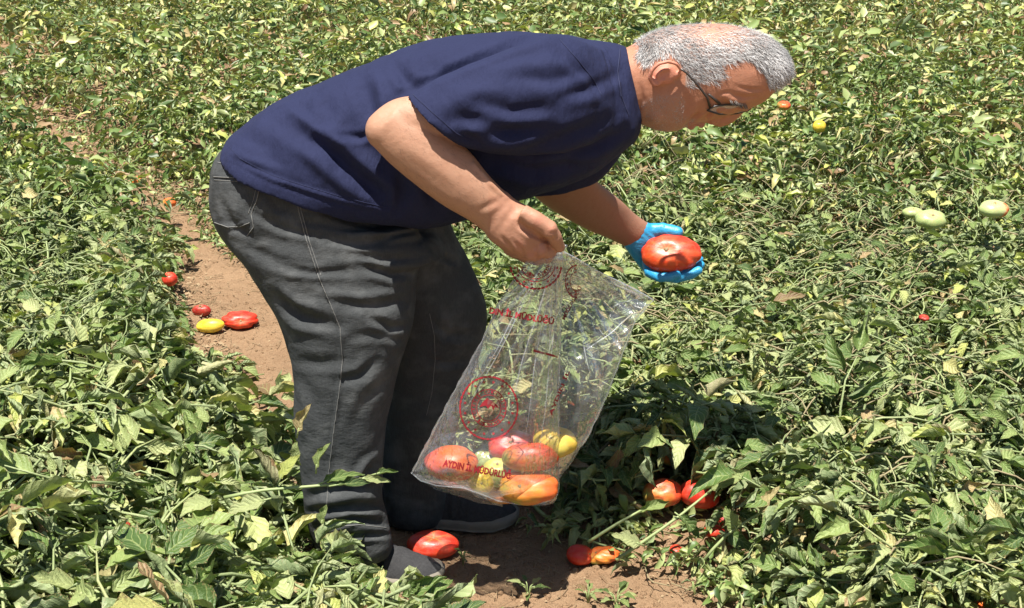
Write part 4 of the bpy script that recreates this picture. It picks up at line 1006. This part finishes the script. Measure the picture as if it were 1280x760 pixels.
def stitch_line(tree_, pts, name, mat, parent, r=.0009, dash=5, gap=2.5, off=.0006, step=1.0):
    mb = MB(); P_ = []
    for i in range(len(pts) - 1):
        a, c = np.array(pts[i], float), np.array(pts[i + 1], float); k = max(2, int(np.linalg.norm(c - a) / step))
        for j in range(k): P_.append(a + (c - a) * j / k)
    cur = []; L = 0
    def flush():
        if len(cur) > 1: mb.tube(cur, r, 4)
    for i, q in enumerate(P_):
        h, nr = cast(tree_, q[0], q[1]); ph = (i * step) % (dash + gap)
        if h is None or ph > dash or (cur and np.linalg.norm(np.array(h) - cur[-1]) > .02): flush(); cur = []; continue
        cur.append(np.array(h) + np.array(nr) * off)
    flush()
    if mb.v: return mb.build(name, mat, parent)
M['navy_thread'] = simple('navy_thread', (.014, .018, .055), (.022, .028, .08), 90, .9, 0)
stitch_line(stree, [(286, 183), (300, 198), (340, 219), (380, 232), (420, 244), (460, 254), (486, 260)], 'hem_seam', M['navy_thread'], man, .0006, 400, 0)
stitch_line(stree, [(516, 118), (540, 140), (570, 166), (592, 178)], 'sleeve_seam', M['navy_thread'], man, .0008, 400, 0)
stitch_line(stree, [(700, 50), (722, 75), (742, 100), (752, 120)], 'shoulder_seam', M['navy_thread'], man, .001, 400, 0)
stitch_line(stree, [(775, 62), (772, 90), (776, 120), (786, 145)], 'collar_rib', M['navy_thread'], man, .0016, 400, 0)
tick('shirt')
# --- jeans
b = MB()
b.loft([(292, 172, 470, 240, YC, .150), (270, 196, 485, 258, YC, .172), (264, 232, 505, 282, YC, .185), (268, 268, 545, 292, YC, .190), (290, 305, 560, 315, YC, .18)], n=40, sub=6, sq=.88)
b.loft([(268, 255, 520, 280, 2.81, .12), (282, 297, 528, 312, 2.80, .13), (312, 335, 520, 350, 2.785, .128), (340, 382, 518, 400, 2.77, .122), (358, 425, 506, 440, 2.76, .115), (367, 470, 494, 480, 2.745, .105), (368, 520, 484, 525, 2.735, .096), (374, 570, 480, 572, 2.725, .090), (378, 620, 478, 622, 2.715, .084), (384, 652, 486, 652, 2.71, .078), (392, 676, 490, 680, 2.705, .070), (398, 690, 486, 692, 2.705, .060)], n=36, sub=6, sq=.92)
b.loft([(400, 262, 560, 272, 2.94, .12), (420, 300, 572, 300, 2.945, .125), (440, 335, 590, 335, 2.955, .12), (458, 380, 608, 385, 2.965, .115), (470, 430, 604, 428, 2.975, .105), (474, 480, 590, 475, 2.985, .095), (476, 530, 572, 530, 2.99, .085), (478, 590, 560, 590, 2.99, .078), (480, 634, 558, 634, 2.985, .07), (484, 650, 552, 650, 2.985, .06)], n=32, sub=6, sq=.92)
jm = b.remesh(.0048, 3)
jc = [([(310, 262), (350, 285), (400, 296)], 6, -.007), ([(395, 262), (440, 275), (500, 290)], 6, -.008), ([(420, 250), (470, 262), (515, 282)], 5, -.006), ([(400, 300), (450, 305), (525, 300)], 6, -.008), ([(440, 318), (480, 325), (524, 322)], 5, -.007), ([(400, 340), (450, 338), (515, 345)], 7, -.004),
      ([(300, 300), (340, 325), (380, 335)], 8, -.006), ([(345, 372), (375, 398), (425, 408)], 9, -.012), ([(340, 355), (370, 378), (400, 385)], 8, .006), ([(430, 380), (470, 385), (512, 375)], 8, -.006), ([(440, 420), (480, 418), (505, 425)], 7, -.006), ([(365, 450), (400, 455), (440, 450)], 8, -.005),
      ([(488, 470), (455, 500), (440, 540)], 8, -.004), ([(372, 470), (395, 500), (400, 545)], 8, -.003), ([(480, 560), (455, 580), (440, 610)], 5, .004), ([(385, 620), (430, 608), (478, 612)], 7, -.010), ([(390, 640), (430, 635), (482, 632)], 6, -.010), ([(395, 660), (440, 648), (484, 655)], 5, -.009), ([(400, 672), (440, 670), (486, 668)], 4, -.008),
      ([(275, 250), (290, 280), (320, 300)], 6, -.007), ([(530, 300), (550, 320), (580, 330)], 6, -.006), ([(540, 400), (560, 420), (595, 420)], 7, -.007), ([(535, 450), (560, 455), (585, 450)], 6, -.006), ([(300, 225), (340, 235), (370, 240)], 5, -.003), ([(330, 240), (350, 262), (372, 270)], 5, -.003)]
for q in range(6):   # fine compression folds
    yy = 275 + q * 14 + hr.uniform(-4, 4); xl = np.interp(yy, [275, 340, 430, 600], [290, 330, 370, 385]); xr = np.interp(yy, [275, 430, 600], [515, 500, 475])
    a = hr.uniform(xl, xr - 60); bb = a + hr.uniform(40, 90); jc.append(([(a, yy), ((a + bb) / 2, yy + hr.uniform(-6, 8)), (bb, yy + hr.uniform(-8, 8))], hr.uniform(3.5, 7), hr.uniform(-.005, .003)))
jc = [(p_, w_ * .85, a_ * (1.15 if p_[0][1] > 600 else .85)) for p_, w_, a_ in jc]
jc += [([(267, 220), (295, 221), (327, 224), (321, 250), (316, 272)], 2.5, .004), ([(268, 279), (290, 284), (314, 277)], 2.5, .004), ([(370, 236), (383, 300), (415, 385), (427, 420), (424, 490), (411, 590), (408, 650)], 2.2, .0035),
       ([(300, 200), (330, 255), (322, 300)], 9, .004), ([(470, 300), (500, 292), (526, 288)], 4, -.009), ([(450, 330), (490, 345), (520, 340)], 5, -.008), ([(400, 365), (450, 372), (514, 362)], 6, .005), ([(460, 395), (488, 410), (508, 408)], 5, -.009), ([(470, 450), (450, 470), (420, 478)], 6, -.007), ([(470, 580), (450, 605), (410, 622)], 5, -.010)]
creases(jm, jc)
vv = getv(jm); nn = getn(jm); setv(jm, vv + nn * (.002 * wob(vv, 20, 10, 4) + .0010 * wob(vv, 55, 10, 7))[:, None])
jeans = link('jeans', jm, M['jeans'], man); jtree = bvh(jm)
for dx in (0, 3.2): stitch_line(jtree, [(370 + dx, 236), (373 + dx, 262), (383 + dx, 300), (398 + dx, 345), (415 + dx, 385), (425 + dx, 410), (428 + dx, 450), (424 + dx, 490), (417 + dx, 540), (411 + dx, 590), (408 + dx, 640)][: (11 if dx == 0 else 4)], 'side_seam', M['stitch'], man, .0009, 5, 1)
stitch_line(jtree, [(537, 392), (543, 420), (544, 450), (540, 490), (533, 520)], 'inner_seam', M['stitch'], man, .0008, 5, 1)
pk = [(267, 221), (290, 222), (326, 224), (321, 250), (314, 268), (317, 284), (308, 296)]
stitch_line(jtree, pk[:3], 'pocket_seam', M['stitch'], man, .0010, 5, 1); stitch_line(jtree, [(268, 225), (300, 227), (323, 228)], 'pocket_seam', M['stitch'], man, .0008, 5, 1)
stitch_line(jtree, pk[2:], 'pocket_seam', M['stitch'], man, .0010, 5, 1); stitch_line(jtree, [(322, 228), (317, 250), (310, 268)], 'pocket_seam', M['stitch'], man, .0008, 5, 1)
stitch_line(jtree, [(268, 278), (285, 284), (300, 283), (313, 278)], 'pocket_seam', M['stitch'], man, .0010, 5, 1)
stitch_line(jtree, [(272, 203), (290, 207), (320, 212)], 'waistband_seam', M['stitch'], man, .0010, 5, 1)
stitch_line(jtree, [(392, 664), (420, 658), (450, 656), (484, 660)], 'hem_seam', M['stitch'], man, .0010, 5, 1)
h, nr = cast(jtree, 376, 236)
if h: mb = MB(); mb.ball(np.array(h) + np.array(nr) * .001, (.006, .003, .0045), 12); mb.build('rivet', M['rivet'], man)
h, nr = cast(jtree, 322, 226)
if h: mb = MB(); mb.ball(np.array(h) + np.array(nr) * .0005, (.003, .002, .003), 10); mb.build('rivet', M['rivet'], man)
# --- shoes
def shoe(heel, toe, hs=1.0):
    s0 = empty('shoe', (0, 0, 0)); s0.parent = man; s0.matrix_parent_inverse = Matrix.Translation(-Vector(man.location))
    h = np.array([heel[0], heel[1], -.007]); d = np.array([toe[0], toe[1], -.007]) - h; L = np.linalg.norm(d); d /= L; s_ = np.array([-d[1], d[0], 0]); Z = np.array([0, 0, 1.])
    prof = [(0, .012, .045), (.03, .030, .070), (.10, .040, .088), (.25, .043, .098), (.40, .043, .092), (.55, .047, .074), (.70, .053, .058), (.84, .051, .046), (.93, .040, .037), (.98, .024, .030), (1.0, .008, .024)]
    V = []; n = 28; Fc = []
    for t_, w_, hh in prof:
        for q in range(n):
            th = 2 * math.pi * q / n; cx, cz = math.cos(th), math.sin(th)
            zz = hh * hs * (max(cz, 0) ** .75) + .008 * min(cz, 0) + .014
            V.append(h + d * L * t_ + s_ * w_ * 1.12 * (abs(cx) ** .8 * (1 if cx > 0 else -1)) * (1 - .25 * max(cz, 0)) + Z * zz)
    m_ = len(prof)
    for i in range(m_ - 1):
        for q in range(n): Fc.append((i * n + q, i * n + (q + 1) % n, (i + 1) * n + (q + 1) % n, (i + 1) * n + q))
    Fc += [tuple(range(n)), tuple(range((m_ - 1) * n, m_ * n))]
    b = MB(); b.add(V, Fc); me = b.remesh(.0032, 5); vv = getv(me); nn = getn(me); tq = (vv - h) @ d / L
    setv(me, vv + nn * (.0012 * wob(vv, 90, 10, 1) + .0016 * np.sin(tq * 95) * smooth((tq - .45) * 8) * smooth((.72 - tq) * 8) * (vv[:, 2] > .03))[:, None]); link('upper', me, M['shoe'], s0)
    V = []; Fc = []; out = []
    K = 24
    for side in (1, -1):
        rr_ = prof if side == 1 else prof[::-1]
        for t_, w_, hh in rr_: out.append((h + d * L * (-.012 + 1.028 * t_) + s_ * side * (w_ * 1.12 + .006), t_))
    m_ = len(out)
    for z_, g_ in ((.0, .97), (.010, 1.0), (.021, 1.0), (.026, .96)):
        c0 = np.mean([o_[0] for o_ in out], 0)
        for o_, t_ in out: V.append(c0 + (o_ - c0) * g_ + Z * (z_ + .012 * smooth(np.array((t_ - .8) * 5)) * 1.0))
    for l_ in range(3):
        for q in range(m_): Fc.append((l_ * m_ + q, l_ * m_ + (q + 1) % m_, (l_ + 1) * m_ + (q + 1) % m_, (l_ + 1) * m_ + q))
    Fc += [tuple(range(m_)), tuple(range(3 * m_, 4 * m_))]
    me = mesh('sole', V, Fc); link('sole', me, M['sole'], s0)
    mb = MB()
    for q in range(5):
        t_ = .36 + .055 * q; hh = np.interp(t_, [p_[0] for p_ in prof], [p_[2] for p_ in prof]) * hs + .0155
        c0 = h + d * L * t_; mb.tube([c0 + s_ * .026 + Z * (hh - .012), c0 + s_ * .012 + Z * (hh - .001), c0 - d * .004 + Z * (hh + .001), c0 - s_ * .012 + Z * (hh - .001), c0 - s_ * .026 + Z * (hh - .012)], .0024, 6)
    mb.build('laces', M['shoe'], s0)
shoe(G(392, 702)[:2], G(552, 725)[:2]); shoe(G(474, 642)[:2], G(646, 650)[:2], 1.05)
tick('jeans')
# --- glove
b = MB(); hand_open(b, 1.0); gm = b.remesh(.0026, 4)
creases(gm, [([(783, 292), (800, 300)], 2.5, -.0015), ([(790, 288), (806, 300)], 2.5, -.0015), ([(796, 284), (814, 300)], 2.5, -.0015), ([(805, 284), (822, 298)], 2, -.001), ([(822, 286), (824, 296)], 2, -.001), ([(840, 346), (844, 350)], 2, -.001)])
gs = link('glove', gm, M['glove'], man)
A_, B_ = P(802, 276, 3.18), P(776, 303, 3.18); c_ = (A_ + B_) / 2; u_ = (A_ - B_) / 2 * .93
mb = MB(); mb.tube([c_ + u_ * math.cos(k * .2618) * 1.0 + np.array([0, .0265 * math.sin(k * .2618), 0]) for k in range(25)], .0022, 6); mb.build('glove_cuff', M['glove'], man)

# ================================================================== BAG
bag = empty('plastic_bag', tuple(P(620, 600, 2.66))); tag(bag, 'clear crumpled plastic bag with red printed emblem, gripped in the bare hand, full of tomatoes', 'bag')
br = np.random.default_rng(3)
def interp(tab, y): 
    a = np.array(tab, float); return [np.interp(y, a[:, 0], a[:, i]) for i in range(1, a.shape[1])]
FR = [(314, 688, 702, 2.605, .008), (322, 662, 704, 2.60, .014), (345, 645, 703, 2.605, .022), (380, 622, 702, 2.62, .034), (420, 605, 701, 2.63, .044), (480, 572, 699, 2.64, .055), (540, 540, 699, 2.65, .066), (560, 530, 699, 2.655, .082), (575, 522, 699, 2.66, .098), (591, 514, 699, 2.66, .102), (600, 524, 699, 2.66, .100), (606, 545, 699, 2.66, .094), (615, 585, 698, 2.66, .086), (624, 618, 696, 2.655, .05), (630, 640, 690, 2.655, .03), (632, 655, 680, 2.655, .006)]
BK = [(313, 690, 703, 2.63, .006), (322, 685, 720, 2.65, .012), (340, 680, 750, 2.72, .020), (355, 678, 782, 2.77, .024), (366, 676, 803, 2.79, .022), (375, 675, 818, 2.80, .016), (380, 674, 813, 2.795, .020), (400, 672, 795, 2.77, .028), (450, 668, 776, 2.735, .036), (500, 664, 757, 2.715, .045), (545, 662, 736, 2.715, .050), (575, 662, 716, 2.715, .045), (592, 664, 704, 2.71, .03), (600, 668, 698, 2.71, .008)]
def rip(px, py, hand=(694, 312)):
    dx, dy = px - hand[0], py - hand[1]; r = math.hypot(dx, dy) + 1; a = math.atan2(dx, dy)
    g = min(1, r / 60) * math.exp(-max(0, r - 120) / 190)
    g *= 1.0
    return g * (.007 * (1 - 2.2 * abs(math.sin(a * 9 + .4 * math.sin(r * .03))) ** .7) + .005 * math.sin(a * 47 + 2 + r * .012)) + .0035 * math.sin(px * .09 + 1.7 * math.sin(py * .05)) * math.sin(py * .062 + 1)
def panel_front_Y(tab, px, py, side=-1):
    l, r, Yc, hd = interp(tab, py); s_ = np.clip((px - (l + r) / 2) / max((r - l) / 2, 1), -1, 1)
    k = (1 - abs(s_) ** 2.6) ** .5 if abs(s_) < 1 else 0
    return Yc + side * hd * k + rip(px, py) * k
def panel(tab, name, rows=110, cols=60):
    V = []; y0, y1 = tab[0][0], tab[-1][0]
    for i in range(rows + 1):
        py = y0 + (y1 - y0) * i / rows; l, r, Yc, hd = interp(tab, py)
        for side in (-1, 1):
            rng_ = range(cols + 1) if side == -1 else range(cols - 1, 0, -1)
            for j in rng_:
                s_ = -math.cos(math.pi * j / cols); px = (l + r) / 2 + s_ * (r - l) / 2 + 1.1 * math.sin(py * .21 + side) * (abs(s_) > .9)
                V.append(P(px, py, panel_front_Y(tab, px, py, side)))
    n = 2 * cols; Fc = [(i * n + k, i * n + (k + 1) % n, (i + 1) * n + (k + 1) % n, (i + 1) * n + k) for i in range(rows) for k in range(n)]
    return link(name, mesh(name, V, Fc), M['plastic'], bag)
panel(FR, 'front_panel'); panel(BK, 'back_panel')
# heat-sealed edges and the loose skirt under the seal
def edge(pts, r, name):
    mb = MB(); mb.tube([P(*a) for a in pts], r, 5); mb.build(name, M['plastic_edge'], bag)
M['plastic_edge'] = simple('plastic_fold', (.50, .52, .54), (.66, .68, .70), 40, .25, 0)
t = NT('plastic_fold_clear'); t.set(Base_Color=(.8, .83, .86), Roughness=.2, Alpha=.28); M['plastic_edge'] = t.m
edge([(y_[2] - .5, y_[0], y_[3]) for y_ in FR[2:12]], .0012, 'fold_edge')
edge([(l_ + 1, y_, Y_) for y_, l_, r_, Y_, h_ in FR[1:10]], .0009, 'side_edge')
edge([(514, 591, 2.655), (526, 601, 2.62), (546, 607, 2.60), (580, 610, 2.595), (600, 617, 2.59), (622, 626, 2.60), (650, 631, 2.61), (680, 629, 2.62), (697, 618, 2.64)], .0013, 'bottom_seal')
edge([(r_ - 1, y_, Y_) for y_, l_, r_, Y_, h_ in BK[5:12]], .0009, 'side_edge')
edge([(r_ - 1, y_, Y_) for y_, l_, r_, Y_, h_ in BK[0:6]], .0012, 'mouth_edge')
def skirt(rowsA, rowsB, name):
    V = []; m_ = len(rowsA); K = 6
    for a, c in zip(rowsA, rowsB):
        for j in range(K + 1):
            t_ = j / K; q = P(*a) * (1 - t_) + P(*c) * t_; V.append(q + np.array([0, .006 * math.sin(len(V) * 1.3), 0]))
    Fc = [(i * (K + 1) + j, i * (K + 1) + j + 1, (i + 1) * (K + 1) + j + 1, (i + 1) * (K + 1) + j) for i in range(m_ - 1) for j in range(K)]
    link(name, mesh(name, V, Fc), M['plastic'], bag)
skirt([(514, 590, 2.65), (545, 606, 2.62), (580, 610, 2.61), (606, 618, 2.61), (630, 627, 2.62)], [(526, 602, 2.64), (545, 611, 2.63), (575, 622, 2.65), (598, 628, 2.66), (628, 633, 2.65)], 'seal_flap')
# film pinched above the fist
mb = MB(); mb.loft([(688, 318, 705, 318, 2.60, .010), (692, 312, 706, 313, 2.60, .009), (696, 307, 709, 309, 2.60, .006), (700, 305, 709, 306, 2.60, .002)], n=12, sub=4); mb.build('gathered_tip', M['plastic'], bag)
for k, (x1, y1, x2, y2) in enumerate([(690, 322, 636, 520), (693, 322, 655, 545), (686, 322, 600, 470), (696, 322, 676, 560), (684, 322, 580, 520), (697, 322, 690, 470)]):
    pts = [(x1 + (x2 - x1) * t_ + 2 * math.sin(t_ * 7 + k), y1 + (y2 - y1) * t_) for t_ in np.linspace(.04, 1, 14)]
    mb = MB(); mb.tube([P(x, y, panel_front_Y(FR, x, y) - .0006) for x, y in pts], np.linspace(.0006, .0012, 7).tolist() + np.linspace(.0011, .0002, 7).tolist(), 4); mb.build('crease_highlight', M['plastic_edge'], bag)  # pale tubes drawn in as the bright streaks along the film folds
for k, (x1, y1, x2, y2) in enumerate([(712, 330, 808, 374), (708, 335, 780, 385), (800, 372, 742, 392), (706, 345, 740, 470), (790, 395, 730, 440), (712, 345, 760, 430)]):
    pts = [(x1 + (x2 - x1) * t_ + 1.5 * math.sin(t_ * 9 + k), y1 + (y2 - y1) * t_ + math.sin(t_ * 6 + k)) for t_ in np.linspace(0, 1, 14)]
    mb = MB(); mb.tube([P(x, y, panel_front_Y(BK, x, y) - .0006) for x, y in pts], np.linspace(.0004, .0016, 7).tolist() + np.linspace(.0014, .0002, 7).tolist(), 4); mb.build('crease_highlight', M['plastic_edge'], bag)  # fold highlights of the back panel, also modelled as pale tubes
# --- print: flat ink shapes laid on the film
def ink(name, polys, tab, mat='print', side=-1, off=.0012):
    """polys: list of (verts px, faces)"""
    V = []; Fc = []
    for vs, fs in polys:
        n0 = len(V)
        for x, y in vs: V.append(P(x, y, panel_front_Y(tab, x, y, side) - off))
        Fc += [tuple(i + n0 for i in f) for f in fs]
    return link(name, mesh(name, V, Fc), M[mat], bag, smooth=False)
def text_poly(txt, x0, y0, w_, h_, ang=0, bold=0.03):
    cu = bpy.data.curves.new('t', 'FONT'); cu.body = txt; cu.size = 1; cu.offset = bold; cu.resolution_u = 2
    o = bpy.data.objects.new('t', cu); me = bake(o); v = getv(me)[:, :2]; fs = [tuple(q.vertices) for q in me.polygons]
    bpy.data.objects.remove(o)
    lo, hi = v.min(0), v.max(0); v = (v - lo) / (hi - lo); c, s_ = math.cos(ang), math.sin(ang)
    X = v[:, 0] * w_; Yy = -v[:, 1] * h_
    return [(x0 + x * c - y * s_, y0 + x * s_ + y * c) for x, y in zip(X, Yy)], fs
def arc_text(txt, cx, cy, rx, ry, a0, a1, h_):
    out = []; n0 = len(txt)
    for i, ch in enumerate(txt):
        if ch == ' ': continue
        a = a0 + (a1 - a0) * (i + .5) / n0
        vs, fs = text_poly(ch, -.35 * h_, 0, h_ * .62, h_, 0, .02)
        R = []
        for x, y in vs:
            y += 0; rr = 1 - y / ry * 1.0
            c, s_ = math.cos(a), math.sin(a); R.append((cx + c * (rx - y - 0) - s_ * x, cy + s_ * (ry - y) + c * x))
        out.append((R, fs))
    return out
def ring(cx, cy, rx, ry, wd, n=72, scal=0, a0=0, a1=2 * math.pi):
    vs = []; fs = []
    for i in range(n + 1):
        a = a0 + (a1 - a0) * i / n; w2 = wd * (1 + scal * math.sin(a * 40))
        vs += [(cx + (rx - w2 / 2) * math.cos(a), cy + (ry - w2 / 2) * math.sin(a)), (cx + (rx + w2 / 2) * math.cos(a), cy + (ry + w2 / 2) * math.sin(a))]
    for i in range(n): fs.append((2 * i, 2 * i + 1, 2 * i + 3, 2 * i + 2))
    return vs, fs
def star(cx, cy, r, rot=0):
    vs = [(cx, cy)]
    for i in range(10):
        a = rot + math.pi * i / 5; q = r if i % 2 == 0 else r * .42; vs.append((cx + q * math.cos(a), cy + q * math.sin(a)))
    return vs, [(0, 1 + i, 1 + (i + 1) % 10) for i in range(10)]
def emblem(cx, cy, rx, ry, a0=0, a1=2 * math.pi, core=True):
    o = [ring(cx, cy, rx, ry, 2.0, 90, .55, a0, a1), ring(cx, cy, rx * .60, ry * .60, 1.0, 60, 0, a0, a1)]
    for k in range(16):
        a = (k + .5) / 16 * 2 * math.pi
        if a0 <= a <= a1: o.append(star(cx + rx * .84 * math.cos(a), cy + ry * .84 * math.sin(a), 2.4, a))
    if core:
        o.append(ring(cx, cy, rx * .42, ry * .42, .9, 48))
        o += arc_text('TÜRKİYE CUMHURİYETİ', cx, cy, rx * .47, ry * .47, math.pi * .80, math.pi * 2.2, 4.2)
        o += arc_text('BAKANLIĞI', cx, cy, rx * .47, ry * .47, math.pi * .25, math.pi * .75, 4.2)
        o.append(([(cx - 2 , cy - 13), (cx + 9, cy - 5), (cx + 13, cy + 1), (cx + 8, cy - 2), (cx + 6, cy + 3), (cx + 3, cy - 3), (cx - 1, cy + 1), (cx - 4, cy - 3), (cx - 12, cy - 1), (cx - 8, cy - 7)], [(0, 1, 2, 3), (0, 3, 4, 5), (0, 5, 6, 7), (0, 7, 8, 9)]))
    return o
ink('emblem', emblem(611, 510, 36, 39), FR)
ink('emblem', emblem(670, 330, 32, 31, .12, math.pi - .12, False) + [ring(670, 330, 24, 22, 1.0, 40, 0, .1, math.pi - .1)] + arc_text('TARIM ORMAN', 670, 330, 13, 12, math.pi * .95, math.pi * .05, 5), FR)
ink('lettering', [text_poly('DIN İL MÜDLÜĞÜ', 611, 392, 82, 11, math.radians(10), .045)], FR)
ink('lettering', [text_poly('AYDIN İL MÜDÜRLÜĞ', 553, 583, 90, 12, math.radians(11), .045)], FR)
ink('printed_line', [([(667, 437), (683, 441), (697, 445), (697, 447.5), (683, 443.5), (667, 439.5)], [(0, 1, 4, 5), (1, 2, 3, 4)])], FR)
ink('emblem', [([(720 + .55 * (x - 720) + .0 * y, y) for x, y in vs], fs) for vs, fs in emblem(722, 352, 26, 20, math.pi * .5, math.pi * 1.5, False)], BK)
ink('lettering', [text_poly('MÜDÜRLÜĞÜ', 706, 400, 46, 6, math.radians(-62), .03)], BK)
ink('lettering', [text_poly('AYDIN İL', 690, 520, 60, 6, math.radians(-68), .03)], FR)

tick('end')
bpy.data.scenes.remove(SCRATCH)
